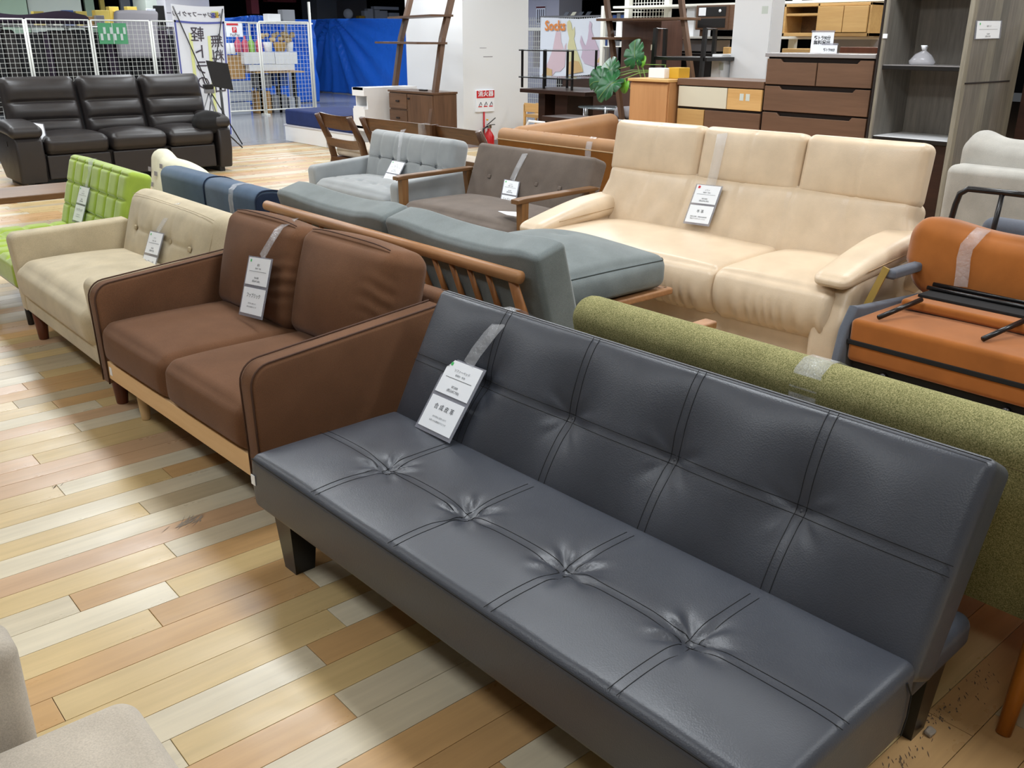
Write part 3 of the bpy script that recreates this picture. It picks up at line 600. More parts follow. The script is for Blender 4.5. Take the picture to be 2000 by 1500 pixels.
def f_lseat(V, U):
    W = V.copy(); t = U[:, 2] > 0.97; u = (V[t, 1]/(ly1-ly0)+0.5)*7; v = (V[t, 0]/0.62+0.5)*4
    du = np.abs(u-np.round(u)); dv = np.abs(v-np.round(v)); W[t, 2] += 0.02*((1-np.exp(-(du/0.10)**1.4))*(1-np.exp(-(dv/0.08)**1.4))-0.5)*np.clip((1-np.abs(U[t, 0]))*12, 0, 1)*np.clip((1-np.abs(U[t, 1]))*12, 0, 1); return W
cushion('seat', (0.62, ly1-ly0, 0.14), 0.03, (56, 120, 3), 'lime_velvet', lime, shift(lx-0.19, (ly0+ly1)/2, 0.29), f_lseat, 3)
MB().box(lx-0.46, lx+0.08, ly0+0.03, ly1-0.03, 0.19, 0.22).build('base_frame', 'espresso_wood', lime)
for x, y in ((lx-0.44, ly0+0.10), (lx-0.44, ly1-0.10), (lx+0.05, ly0+0.10), (lx+0.05, ly1-0.10)): round_leg(x, y, 0.2, 0.016, 0.024, 'black_lacquer', lime)
nb = np.array([-math.cos(R(16)), 0, math.sin(R(16))]); bpp = lfr(np.array([[0, 0, 0.082]]))[0]; tb = lambda px, py, l=0.0: _cut(px, py, bpp+nb*l, nb)
a, b2 = card_lines('ソファ', '¥8,000', '(税込¥8,800)', 'ファブリック')
price_tag('small price tag on the tufted lime green sofa back', tb(157, 362), tb(177, 367), tb(141, 432, .01), a, b2, [tb(181, 310, -.05), tb(178, 315), tb(174, 340), tb(168, 366)], 0.05, detail=True)
# ------------------------------------------------------------------ slate blue sofa seen from behind
blue = thing('two_seat_sofa', 'slate blue sofa seen from behind with rounded two-part back', 'sofa', (2.45, 5.03, 0))
by0, by1 = 4.40, 5.70; bxb = 2.10
def f_blue(V, U):
    V = V.copy(); return V
prof = [(bxb-0.02, 0.18), (bxb-0.028, 0.45)]+arc(bxb+0.025, 0.66, 0.055, 180, 105, 5)+arc(bxb+0.045, 0.50, 0.215, 92, 5, 10)+[(bxb+0.265, 0.45), (bxb+0.27, 0.18)]
ymid = (by0+by1)/2
for y0, y1 in ((by0+0.012, ymid-0.002), (ymid+0.002, by1)):
    o = prism('back_section', prof, 'y', y0, y1, 'slate_blue', blue, 0.018, 3)
pe = prism('end_panel', [(x*0.985+0.03, z-0.012) for x, z in prof], 'y', by0, by0+0.012, 'navy_fabric', blue, 0.004, 2)
V, F = tube([(x, by0+0.008, z) for x, z in prof], 0.005, 6); mk('piping', V, F, 'navy_fabric', blue, True)
V, F = tube([(x-0.001, ymid, z+0.002) for x, z in prof], 0.004, 6); mk('seam', V, F, 'navy_fabric', blue, True)
cushion('seat', (0.62, by1-by0-0.02, 0.16), 0.04, (10, 16, 2), 'slate_blue', blue, shift(bxb+0.55, (by0+by1)/2, 0.31), puff(0.02))
for x in (bxb+0.15, bxb+0.78):
    for y in (by0+0.1, by1-0.1): round_leg(x, y, 0.24, 0.016, 0.024, 'red_leg', blue)
tpx = lambda px, py, x: atx(px, py, x)
p0 = atx(462, 351, bxb+0.02)
price = thing('clear_tape', 'strip of clear tape over the slate blue sofa back', 'tape', (bxb, 4.6, 0.7))
yt = 4.70
Vt, Ft = ribbon([(bxb+0.10, yt, 0.712), (bxb+0.04, yt, 0.7195), (bxb+0.0, yt, 0.714), (bxb-0.026, yt, 0.69), (bxb-0.034, yt, 0.64), (bxb-0.034, yt-0.01, 0.55), (bxb-0.034, yt-0.03, 0.44)], 0.055, (0, 1, 0)); mk('tape_strip', Vt, Ft, 'clear_tape', price, True)
# ivory patterned armchair behind it
iv = thing('armchair', 'ivory armchair with faint grey print behind the blue sofa', 'armchair', (2.55, 6.22, 0))
def f_iv(V, U):
    V = puff(0.03, 2, both=True)(V, U); V[:, 1] += 0.045*np.exp(-((U[:, 0]-0.72)/0.25)**2)*np.clip(U[:, 1], 0, 1)-0.04*np.clip(U[:, 0], -1, 0)**2*np.clip(U[:, 1], 0, 1); return V
ifr = lean((2.36, 6.22, 0.225), 6)
cushion('backrest', (0.78, 0.46, 0.12), 0.05, (20, 12, 4), 'ivory_print', iv, lambda P: ifr(P+np.array([0, 0.23, 0])), f_iv, 5)
cushion('seat', (0.5, 0.66, 0.16), 0.04, (8, 8, 2), 'ivory_print', iv, shift(2.68, 6.22, 0.32), puff(0.03))
for i, (u, h) in enumerate(((0.22, 0.34), (0.30, 0.26), (0.12, 0.40), (0.33, 0.36))):
    V, F, U = rbox((0.05, 0.03, 0.002), 0.0009, (0, 0, 0), 1, raw=True); mk('printed_mark', ifr(V+np.array([u, h, 0.083])), F, 'grey_cloth', iv)
for x in (2.46, 2.88):
    for y in (5.98, 6.46): round_leg(x, y, 0.25, 0.015, 0.022, 'pale_beech', iv)
# ------------------------------------------------------------------ oak spindle-back sofa with sage cushions
sp = thing('spindle_sofa', 'oak spindle-back sofa with loose sage grey cushions', 'sofa', (2.45, 3.30, 0))
ry0, ry1, rx, rz = 2.335, 4.24, 2.05, 0.672
V, F = tube([(rx, ry0, rz), (rx, ry1, rz)], 0.024, 20); mk('back_rail', V, F, 'oak_orange', sp, True)
MB().rb(rx+0.13, rx+0.165, ry0+0.05, ry1-0.05, 0.24, 0.30, 0.006, 2).build('rear_seat_rail', 'oak_orange', sp)
for i in range(17):
    y = ry0+0.075+i*(ry1-ry0-0.15)/16
    if i in (0, 16): continue
    V, F = tube([(rx, y, rz-0.01), (rx+0.07, y, 0.48), (rx+0.14, y, 0.27)], [0.009, 0.0135, 0.011], 10, flat=(1, 1)); mk('spindle', V, F, 'oak_orange_z', sp, True)
for y in (ry0+0.045, ry1-0.045):
    V, F = tube([(rx+0.002, y, rz-0.012), (rx+0.10, y, 0.40), (rx+0.2, y, 0.0)], [0.018, 0.026, 0.02], 12, flat=(1.25, 0.7)); mk('rear_post', V, F, 'oak_orange_z', sp, True)
    round_leg(2.84, y, 0.26, 0.018, 0.026, 'oak_orange_z', sp)
for y in (ry0+0.045, ry1-0.045): MB().rb(rx+0.14, 2.88, y-0.02, y+0.02, 0.245, 0.30, 0.006, 2).build('side_rail', 'oak_orange', sp)
MB().rb(2.86, 2.895, ry0+0.03, ry1-0.03, 0.245, 0.30, 0.006, 2).build('front_rail', 'oak_orange', sp)
ymid = (ry0+ry1)/2-0.03
def f_sc(sd, sag):
    def f(V, U):
        V = puff(0.03, 2, both=True, p=3)(V, U); top = np.clip(U[:, 1], 0, 1)
        V[:, 1] += top*(0.010*np.exp(-((U[:, 0]-0.75)/0.28)**2)+0.012*np.exp(-((U[:, 0]+0.8)/0.2)**2)-sag*np.exp(-((U[:, 0]+0.1)/0.5)**2)); V[:, 2] += wob(V, 0.008, 9, sd); return V
    return f
for i, (y0, y1, sag) in enumerate(((ry0-0.04, ymid-0.005, 0.006), (ymid+0.005, ry1-0.02, 0.010))):
    sfr = lean((rx+0.225, (y0+y1)/2, 0.355), 16, -1); hh = 0.42
    c = cushion('back_cushion', (y1-y0, hh, 0.15), 0.022, (36, 20, 5), 'sage_grey', sp, lambda P: sfr(P*np.array([1, 1, 1])+np.array([0, hh/2, 0.0])), f_sc(i+3, sag), 5)
    for zz in (-0.052, 0.058):
        V, F = tube(sfr(np.array([(x, hh+0.002+(0.010*math.exp(-((x/((y1-y0)/2)-0.75)/0.28)**2)+0.012*math.exp(-((x/((y1-y0)/2)+0.8)/0.2)**2)-sag*math.exp(-((x/((y1-y0)/2)+0.1)/0.5)**2))-0.012, zz) for x in np.linspace(-(y1-y0)/2+0.04, (y1-y0)/2-0.04, 30)])), 0.0022, 5); mk('seam', V, F, 'sage_thread', c, True)
for y0, y1 in ((ry0+0.0, ymid-0.003), (ymid+0.003, ry1)):
    cushion('seat_cushion', (0.66, y1-y0, 0.13), 0.045, (12, 16, 3), 'sage_grey', sp, shift(2.56, (y0+y1)/2, 0.275), puff(0.015), 5)
ot = thing('ottoman', 'sage grey ottoman cushion on an oak tray, resting on the spindle sofa seat', 'ottoman', (2.86, 3.03, 0.352))
OX0, OX1, OY0, OY1 = 2.47, 3.20, 2.62, 3.42
def f_ot(V, U):
    V = puff(0.085, 2, p=2.0)(V, U); V = puff(0.02, 0, both=True)(V, U); V = puff(0.02, 1, both=True)(V, U); V[:, 2] += -0.02*np.exp(-(np.hypot(V[:, 0]-0.08, V[:, 1]-0.0)/0.05)**2)*(U[:, 2] > .9)+wob(V, 0.006, 8, 6)*(U[:, 2] > 0); return V
c = cushion('cushion', (OX1-OX0, OY1-OY0, 0.155), 0.05, (30, 30, 4), 'sage_grey', ot, shift((OX0+OX1)/2, (OY0+OY1)/2, 0.462), f_ot, 4)
V, F = tube([(OX0+0.04, OY0+0.007, 0.518), ((OX0+OX1)/2, OY0+0.003, 0.522), (OX1-0.035, OY0+0.007, 0.518), (OX1-0.007, OY0+0.035, 0.518), (OX1-0.003, (OY0+OY1)/2, 0.522), (OX1-0.007, OY1-0.04, 0.518)], 0.0022, 5); mk('seam', V, F, 'sage_thread', c, True)
tr = MB(); 
for (x0, x1, y0, y1) in ((OX0, OX1+0.03, OY0-0.012, OY0+0.028), (OX0, OX1+0.03, OY1-0.03, OY1+0.01), (OX0, OX0+0.04, OY0, OY1), (OX1-0.02, OX1+0.02, OY0, OY1)): tr.rb(x0, x1, y0, y1, 0.352, 0.384, 0.01, 3)
tr.box(OX0+0.02, OX1-0.02, OY0+0.02, OY1-0.02, 0.362, 0.38).build('tray_frame', 'oak_orange', ot)
# ------------------------------------------------------------------ green sofa, back towards the aisle
gr = thing('fabric_sofa', 'green woven fabric sofa with its tall back towards the black sofa bed', 'sofa', (2.35, 1.0, 0))
gx, gy0, gy1 = 1.885, 0.05, 1.93
prof = [(gx+0.15, 0.215), (gx+0.02, 0.56), (gx+0.0, 0.635)]+arc(gx+0.065, 0.65, 0.068, 180, 20, 10)+[(gx+0.20, 0.60), (gx+0.33, 0.30), (gx+0.33, 0.215)]
o = prism('back_body', prof, 'y', gy0, gy1, 'green_weave', gr, 0.05, 5)
V, F = tube([(gx+0.0035, y, 0.628) for y in np.linspace(gy0+0.05, gy1-0.05, 30)], 0.002, 5); mk('seam', V, F, 'brown_piping', gr, True)
cushion('seat_cushion', (0.62, gy1-gy0-0.1, 0.15), 0.04, (10, 18, 2), 'green_weave', gr, shift(gx+0.60, (gy0+gy1)/2, 0.34), puff(0.02))
MB().rb(gx+0.2, gx+0.9, gy0+0.05, gy1-0.05, 0.2, 0.262, 0.01, 2).build('seat_frame', 'amber_leg', gr)
for y in (0.52, gy1-0.14):
    V, F = tube([(1.905, y, 0.0), (1.985, y, 0.25), (2.02, y, 0.33)], [0.016, 0.023, 0.024], 12); mk('rear_leg', V, F, 'amber_leg', gr, True)
for y in (gy0+0.12, gy1-0.14): round_leg(gx+0.85, y, 0.21, 0.015, 0.022, 'amber_leg', gr)
e = atz(1402, 628, 0.50); MB().rb(2.12, e[0], e[1], e[1]+0.055, 0.472, 0.502, 0.008, 2).build('armrest', 'oak_orange', gr)
MB().rb(e[0]-0.07, e[0]-0.03, e[1]+0.01, e[1]+0.045, 0.25, 0.475, 0.006, 2).build('arm_post', 'oak_orange_z', gr)
gt = thing('clear_tape', 'wide clear tape strip folded over the green sofa back', 'tape', (1.9, 1.08, 0.7))
yt = float(atz(1625, 708, 0.70)[1])
Vt, Ft = ribbon([(gx+0.13, yt, 0.70), (gx+0.09, yt, 0.7185), (gx+0.05, yt, 0.7205), (gx+0.014, yt, 0.70), (gx-0.002, yt, 0.66), (gx-0.002, yt, 0.63), (gx+0.012, yt, 0.58)], 0.075, (0, 1, 0)); mk('tape_strip', Vt, Ft, 'clear_tape', gt, True)
# ------------------------------------------------------------------ silver velvet sofa
sv = thing('two_seat_sofa', 'silver grey velvet sofa with five-button back, its arm beside the wooden-arm sofa', 'sofa', (3.95, 6.0, 0))
vx, vy0, vy1 = 3.60, 5.40, 6.68
def varm(y0, y1):
    prof = [(vx+0.01, 0.16)]+arc(vx+0.045, 0.46, 0.045, 180, 95, 5)+[(vx+0.60, 0.545), (vx+0.62, 0.53), (vx+0.60, 0.16)]
    prism('armrest', prof, 'y', y0, y1, 'silver_velvet', sv, 0.02, 3)
varm(vy0, vy0+0.11); varm(vy1-0.11, vy1)
def f_vs(V, U):
    V = puff(0.03, 2, p=2.5)(V, U); t = U[:, 2] > 0.95; d = np.zeros(t.sum())
    for y in (-0.3, -0.1, 0.1, 0.3):
        for x in (-0.12, 0.1): d -= 0.02*np.exp(-(np.hypot(V[t, 0]-x, V[t, 1]-y)/0.03)**1.2)
    for x in (-0.12, 0.1): d -= 0.006*np.exp(-((V[t, 0]-x)/0.012)**2)
    V[t, 2] += d+wob(V[t], 0.005, 14, 4); V[:, 0] -= 0.02*np.clip(-U[:, 0], 0, 1)*np.clip(1-U[:, 2]**2, 0, 1); return V
cushion('seat_cushion', (0.56, vy1-vy0-0.22, 0.24), 0.06, (30, 50, 6), 'silver_velvet', sv, shift(vx+0.275, (vy0+vy1)/2, 0.29), f_vs, 5)
vfr = lean((vx+0.49, (vy0+vy1)/2, 0.34), 13)
VB = [(-0.4+0.19*i) for i in range(5)]
def f_vb(V, U):
    V = puff(0.025, 2, p=3)(V, U); t = U[:, 2] > 0.95; h = V[t, 1]+0.0; d = np.zeros(t.sum())
    for y in VB: d -= 0.026*np.exp(-(np.hypot(V[t, 0]-y, h)/0.035)**1.15)+0.004*np.exp(-((V[t, 0]-y)/0.01)**2)
    V[t, 2] += d-0.006*np.exp(-(h/0.01)**2); return V
bkp = cushion('backrest', (vy1-vy0-0.16, 0.43, 0.17), 0.05, (90, 40, 5), 'silver_velvet', sv, lambda P: vfr(P+np.array([-0.01, 0.215, -0.05])), f_vb, 5)
for y in VB:
    V, F, U = rbox((0.02, 0.02, 0.01), 0.0045, (0, 0, 0), 3, raw=True); mk('button', vfr(V+np.array([y-0.01, 0.215, 0.042])), F, 'silver_thread', sv, True)
V, F = tube(vfr(np.array([(x, 0.215, 0.052-0.012*math.exp(-min(abs(x+0.01-y) for y in VB)/0.03)) for x in np.linspace(-0.5, 0.5, 60)])), 0.0016, 4); mk('seam', V, F, 'silver_thread', sv)
MB().box(vx+0.04, vx+0.58, vy0+0.05, vy1-0.05, 0.14, 0.18).build('base', 'black_cloth', sv)
for x in (vx+0.08, vx+0.55):
    for y in (vy0+0.1, vy1-0.1): round_leg(x, y, 0.15, 0.016, 0.024, 'red_leg', sv)
nb = np.array([-math.cos(R(13)), 0, math.sin(R(13))]); bpp = vfr(np.array([[0, 0, 0.06]]))[0]; tb = lambda px, py, l=0.0: _cut(px, py, bpp+nb*l, nb)
a, b2 = card_lines('ソファ', '¥12,000', '(税込¥13,200)', 'ファブリック', 1.05)
price_tag('price tag sloping down the silver velvet sofa back', tb(766, 313), tb(793, 318), tb(741, 362, 0.12), a, b2, [tb(788, 253, -0.09), tb(784, 262, -0.01), tb(780, 290), tb(778, 318)], 0.045)
# ------------------------------------------------------------------ taupe sofa with wooden arms
tp_ = thing('wood_arm_sofa', 'taupe woven sofa with brown wooden arms and four buttons', 'sofa', (3.85, 4.66, 0))
tx, ty0, ty1 = 3.53, 4.02, 5.30
def f_ts(V, U):
    V = puff(0.03, 2, p=3)(V, U); V[:, 0] -= 0.035*np.clip(-U[:, 0], 0, 1)*np.clip(1-(U[:, 2]-0.2)**2, 0, 1); return V
cushion('seat_cushion', (0.62, ty1-ty0-0.10, 0.17), 0.065, (16, 24, 4), 'taupe_weave', tp_, shift(tx+0.31, (ty0+ty1)/2, 0.325), f_ts, 6)
tfr = lean((tx+0.56, (ty0+ty1)/2, 0.355), 20); TB = (-0.36, -0.14, 0.11, 0.35)
def f_tb(V, U):
    V = puff(0.02, 2, p=3)(V, U); t = U[:, 2] > 0.95
    for y in TB: V[t, 2] -= 0.014*np.exp(-(np.hypot(V[t, 0]-y, V[t, 1]+0.02)/0.03)**1.3)
    return V
cushion('backrest', (ty1-ty0-0.12, 0.42, 0.14), 0.03, (60, 28, 4), 'taupe_weave', tp_, lambda P: tfr(P+np.array([0, 0.21, -0.03])), f_tb, 5)
for y in TB:
    V, F, U = rbox((0.028, 0.028, 0.014), 0.006, (1, 1, 0), 3, raw=True); mk('button', tfr(V+np.array([y, 0.19, 0.05])), F, 'taupe_weave', tp_, True)
for y0, y1 in ((ty0-0.01, ty0+0.055), (ty1-0.055, ty1+0.01)):
    pr_ = [(tx-0.03, 0.548), (tx-0.03, 0.572), (tx+0.02, 0.578), (tx+0.62, 0.59), (tx+0.66, 0.578), (tx+0.62, 0.565), (tx+0.03, 0.55)]
    prism('armrest', pr_, 'y', y0, y1, 'arm_wood', tp_, 0.006, 2, False)
    yc = (y0+y1)/2
    V, F = taper(tx+0.035, yc, 0.0, 0.555, 0.018, 0.026); mk('front_post', V, F, 'arm_wood_z', tp_)
    V, F = taper(tx+0.66, yc, 0.0, 0.57, 0.018, 0.024, -0.07); mk('rear_post', V, F, 'arm_wood_z', tp_)
    MB().rb(tx+0.05, tx+0.62, yc-0.012, yc+0.012, 0.2, 0.25, 0.004).build('side_rail', 'arm_wood', tp_)
MB().rb(tx+0.02, tx+0.05, ty0+0.03, ty1-0.03, 0.19, 0.25, 0.004).build('front_rail', 'arm_wood', tp_)
nb = np.array([-math.cos(R(20)), 0, math.sin(R(20))]); bpp = tfr(np.array([[0, 0, 0.066]]))[0]; tb = lambda px, py, l=0.0: _cut(px, py, bpp+nb*l, nb)
a, b2 = card_lines('ソファ', '¥9,000', '(税込¥9,900)', 'ファブリック', 1.05)
price_tag('price tag reading fabric on the taupe wooden-arm sofa', tb(985, 350), tb(1016, 355), tb(974, 408, 0.03), a, b2, [tb(1030, 291, -0.07), tb(1024, 303, 0), tb(1010, 330, 0), tb(1000, 352, 0)], 0.05)
sl = thing('loose_card', 'clear plastic card sleeve lying on the taupe sofa seat', 'card', tuple(atz(1000, 416, 0.46)))
q = [atz(973, 413, 0.455), atz(1012, 415, 0.455), atz(1012, 424, 0.455), atz(990, 420, 0.455)]; mk('sleeve', [tuple(v) for v in q]+[tuple(v+np.array([0, 0, 0.003])) for v in q], [(3, 2, 1, 0), (4, 5, 6, 7), (0, 1, 5, 4), (1, 2, 6, 5), (2, 3, 7, 6), (3, 0, 4, 7)], 'paper', sl)
# ------------------------------------------------------------------ cream high-back leather sofa
cr = thing('three_seat_sofa', 'cream leather three-seat sofa with tall headrests', 'sofa', (3.85, 2.95, 0))
cx, cy0, cy1 = 3.41, 1.895, 3.86
n3 = [1.985, 2.58, 3.17, 3.765]; n2 = [1.985, 2.56, 3.765]
def f_cs(sd):
    def f(V, U):
        V = puff(0.03, 2, p=3)(V, U); fr_ = np.clip(-U[:, 0], 0, 1)
        V[:, 0] -= 0.05*fr_*np.clip(1-(U[:, 2]-0.1)**2, 0, 1); pl = np.clip((-U[:, 0]-0.98)*50, 0, 1)*np.clip(0.5-U[:, 2], 0, 1)
        V[:, 0] += 0.008*pl*np.sin(V[:, 1]*110+sd+3*np.sin(V[:, 1]*17)); V[:, 2] += wob(V, 0.007, 11, sd)*(U[:, 2] > 0.5); return V
    return f
for i in range(2):
    cushion('seat_cushion', (0.66, n2[i+1]-n2[i]+0.004, 0.24), 0.04, (30, 50+50*i, 10), 'cream_leather', cr, shift(cx+0.33, (n2[i]+n2[i+1])/2, 0.345), f_cs(i), 5)
MB().rb(cx+0.03, cx+0.9, cy0+0.04, cy1-0.04, 0.06, 0.26, 0.02, 2).build('base', 'cream_leather', cr)
cfr = lean((cx+0.60, 0, 0.36), 18)
def f_cb(sd):
    def f(V, U):
        V = puff(0.03, 2, p=2.6)(V, U); t = U[:, 2] > 0.9
        V[t, 2] -= 0.005*np.exp(-((V[t, 0]+0.02)/0.008)**2); V[:, 2] += wob(V, 0.008, 10, sd)*(U[:, 2] > 0.3)
        V[:, 0] += 0.0; return V
    return f
def f_lb(V, U):
    V = puff(0.03, 2, p=4)(V, U); t = U[:, 2] > 0.9
    for q in (-0.6, -0.3, 0.0, 0.3, 0.6): V[t, 2] -= (0.012 if abs(q) in (0.3,) else 0.005)*np.exp(-((V[t, 0]-q)/0.012)**2)
    V[:, 2] += (wob(V, 0.012, 9, 12)+0.004*np.sin(V[:, 0]*34+V[:, 1]*9)*np.exp(-((U[:, 1]+0.2)/0.6)**2))*(U[:, 2] > 0.3); V[:, 0] *= 1+0.085*np.clip(0.55-U[:, 1], 0, 1); return V
cushion('lower_back', (n3[3]-n3[0]+0.03, 0.42, 0.20), 0.05, (130, 34, 5), 'cream_leather', cr, lambda P: cfr(P+np.array([(n3[0]+n3[3])/2, 0.21, -0.05])), f_lb, 5)
cfr2 = lean((cx+0.735, 0, 0.722), 10)
for i in range(3):
    yc = (n3[i]+n3[i+1])/2+0.015*(i-1)
    c = cushion('headrest', (n3[i+1]-n3[i]+0.012, 0.30, 0.13), 0.042, (40, 26, 4), 'cream_leather', cr, lambda P: cfr2(P+np.array([yc, 0.14, 0.0])), f_cb(i+21), 5)
def f_ca(V, U):
    k = np.clip((0.45-U[:, 0])/1.45, 0, 1)**1.5; V[:, 2] *= 1-0.55*k; V[:, 2] -= 0.035*k; V[:, 1] *= (1-0.2*k); V[:, 2] += wob(V, 0.004, 14, 3); return V
for y0, y1, s in ((cy0, cy0+0.20, -1), (cy1-0.20, cy1, 1)):
    yc = (y0+y1)/2
    prof = [(cx-0.02, 0.06), (cx-0.03, 0.30), (cx+0.03, 0.45), (cx+0.12, 0.505), (cx+0.80, 0.52), (cx+0.86, 0.06)]
    prism('arm_side', prof, 'y', yc-0.075, yc+0.075, 'cream_leather', cr, 0.035, 4)
    ap = cushion('arm_pad', (0.74, 0.20, 0.125), 0.055, (24, 10, 4), 'cream_leather', cr, lambda P: np.stack([P[:, 0]*0.995+cx+0.33, P[:, 1]+yc, P[:, 2]+(0.552 if s < 0 else 0.522)+0.05*P[:, 0]], 1), f_ca, 6)
    V, F = tube([(cx+x, yc-0.099, (0.548 if s < 0 else 0.518)+0.05*(x-0.33)) for x in np.linspace(0.12, 0.66, 16)], 0.0025, 5); mk('seam', V, F, 'cream_seam', ap, True)
CYAW = R(4.0); cr.location = (3.9, 2.875, 0)
for o in cr.children: o.matrix_parent_inverse = Matrix.Translation(cr.location).inverted()
cr.rotation_euler = (0, 0, CYAW)
def cturn(p, vec=False): q = np.array(p)-(0 if vec else np.array(cr.location)); c_, s_ = math.cos(CYAW), math.sin(CYAW); return np.array([c_*q[0]-s_*q[1], s_*q[0]+c_*q[1], q[2]])+(0 if vec else np.array(cr.location))
nb = cturn([-math.cos(R(18)), 0, math.sin(R(18))], True); bpp = cturn(cfr(np.array([[2.875, 0, 0.10]]))[0]); tb = lambda px, py, l=0.0: _cut(px, py, bpp+nb*l, nb)
nh = cturn([-math.cos(R(10)), 0, math.sin(R(10))], True); hp = cturn(cfr2(np.array([[2.875, 0, 0.10]]))[0]); th_ = lambda px, py, l=0.0: _cut(px, py, hp+nh*l, nh)
b2 = [(0.5, 0.35, 0.02, '半 革', 'ink'), (0.5, 0.66, 0.008, '座面は本革、背面は合成皮革', 'ink'), (0.5, 0.78, 0.008, '乾拭きでお手入れください', 'ink')]; a, _ = card_lines('ソファ', '¥39,000', '(税込¥42,900)', '')
b2[0] = (0.5, 0.35, 0.02, '半 革', 'ink'); a[0] = (0.12, 0.12, 0.014, '#', 'ink_red')
price_tag('large price tag taped to the cream leather sofa back', tb(1361, 359), tb(1413, 364), tb(1334, 436, 0.02), a, b2, [th_(1414, 255, -0.08), th_(1411, 262, -.01), th_(1405, 290), th_(1395, 335), tb(1388, 362)], 0.06)
# ------------------------------------------------------------------ tan leather corner sofa
tn = thing('corner_sofa', 'tan leather corner sofa behind the cream sofa, its back and far wing showing', 'sofa', (5.5, 4.9, 0))
nx = 4.90
prof = [(nx+0.02, 0.1), (nx, 0.70)]+arc(nx+0.06, 0.715, 0.06, 180, 30, 8)+[(nx+0.20, 0.62), (nx+0.22, 0.1)]
prism('back_body', prof, 'y', 3.55, 5.88, 'tan_leather', tn, 0.02, 3)
MB().box(nx-0.004, nx+0.1, 3.57, 5.86, 0.1, 0.685).build('rear_panel', 'tan_back', tn)
V, F = tube([(nx-0.004, y, 0.69) for y in (3.56, 4.5, 5.87)], 0.005, 6); mk('seam', V, F, 'cream_seam', tn)
prof = [(5.72, 0.1), (5.70, 0.66)]+arc(5.80, 0.68, 0.09, 180, 20, 8)+[(5.90, 0.62), (5.92, 0.1)]
def f_w(V, U): V = puff(0.03, 1, both=True)(V, U); V[:, 2] += 0.03*np.clip(U[:, 2], 0, 1)*np.clip(U[:, 0], -1, 1); return V
cushion('wing_back', (1.20, 0.17, 0.62), 0.08, (20, 6, 10), 'tan_leather', tn, shift(5.60, 5.79, 0.50), f_w, 6)
for y in np.linspace(3.65, 5.75, 12):
    V, F = tube([(nx+0.01, y, 0.72), (nx+0.05, y, 0.774), (nx+0.1, y, 0.765), (nx+0.18, y, 0.66)], 0.003, 5); mk('tuft_line', V, F, 'tan_back', tn)
cushion('seat', (0.75, 2.2, 0.2), 0.05, (6, 10, 2), 'tan_leather', tn, shift(5.5, 4.7, 0.33), puff(0.02))
for x, y in ((4.98, 3.7), (4.98, 5.75), (5.8, 3.7), (6.1, 5.9)): round_leg(x, y, 0.11, 0.02, 0.026, 'black_lacquer', tn)
tt = thing('clear_tape', 'clear tape strip over the tan leather sofa back', 'tape', (nx, 4.95, 0.7)); yt = float(atx(1150, 290, nx)[1])
Vt, Ft = ribbon([(nx+0.10, yt, 0.772), (nx+0.05, yt, 0.781), (nx+0.005, yt, 0.745), (nx-0.008, yt, 0.69), (nx-0.008, yt, 0.60)], 0.06, (0, 1, 0)); mk('tape_strip', Vt, Ft, 'clear_tape', tt, True)
# ------------------------------------------------------------------ rust suede reclining chair, folded
ru = thing('folding_sofa', 'rust suede folding sofa on black tubes, its backrest folded onto the seat', 'sofa', (3.7, 1.35, 0))
ux, uy0, uy1 = 3.30, 0.98, 1.77
cushion('seat_cushion', (0.62, uy1-uy0, 0.175), 0.022, (12, 16, 3), 'rust_suede', ru, shift(ux+0.32, (uy0+uy1)/2, 0.325), puff(0.012))
MB().rb(ux+0.006, ux+0.03, uy0-0.003, uy1+0.003, 0.308, 0.328, 0.003).build('zip_band', 'black_felt', ru)
MB().box(ux+0.04, ux+0.6, uy0+0.02, uy1-0.02, 0.13, 0.235).build('base_box', 'black_felt', ru)
for y in (uy0+0.16, uy1-0.16): V, F = lathe([(0.004, -0.012), (0.014, -0.012), (0.016, 0.01), (0.006, 0.014)], 14); mk('bolt', V[:, [2, 0, 1]]*np.array([-1, 1, 1])+np.array([ux+0.03, y, 0.205]), F, 'black_lacquer', ru, True)
for y0 in (uy1+0.004, uy0-0.045):
    prism('side_panel', [(ux+0.02, 0.10), (ux-0.03, 0.22), (ux+0.0, 0.36), (ux+0.06, 0.45), (ux+0.12, 0.44), (ux+0.66, 0.40), (ux+0.66, 0.10)], 'y', y0, y0+0.04, 'blue_grey_felt', ru, 0.012, 3)
    
def f_rb(V, U):
    V = puff(0.05, 2, both=True, p=2.2)(V, U); V[:, 1] += 0.03*np.clip(U[:, 1], 0, 1)*np.exp(-((U[:, 0]-0.8)/0.3)**2); V[:, 2] += wob(V, 0.016, 9, 5); V[:, 0] *= 1-0.16*np.clip(-U[:, 1], 0, 1); return V
rfr = lean((ux+0.585, 1.39, 0.40), 6)
cushion('back_cushion', (1.04, 0.315, 0.20), 0.075, (40, 22, 6), 'rust_suede', ru, lambda P: rfr(P+np.array([-0.05, 0.16, -0.03])), f_rb, 6)
MB().rb(ux+0.26, ux+0.58, 0.94, 1.70, 0.425, 0.465, 0.015, 3).build('folded_pad', 'rust_suede', ru)
MB().rb(ux+0.34, ux+0.56, 0.94, 1.67, 0.465, 0.477, 0.003).build('board', 'black_felt', ru)
for k, x in enumerate((ux+0.44, ux+0.49)): V, F = tube([(x, 0.93, 0.485+0.006*k), (x, 1.68, 0.485+0.006*k)], 0.009, 10); mk('crossbar', V, F, 'black_tube', ru, True)
a0, a1 = atz(1716, 620, 0.43), atz(1800, 585, 0.48); V, F = tube([a0, a1], 0.010, 10); mk('folded_rod', V, F, 'black_tube', ru, True)
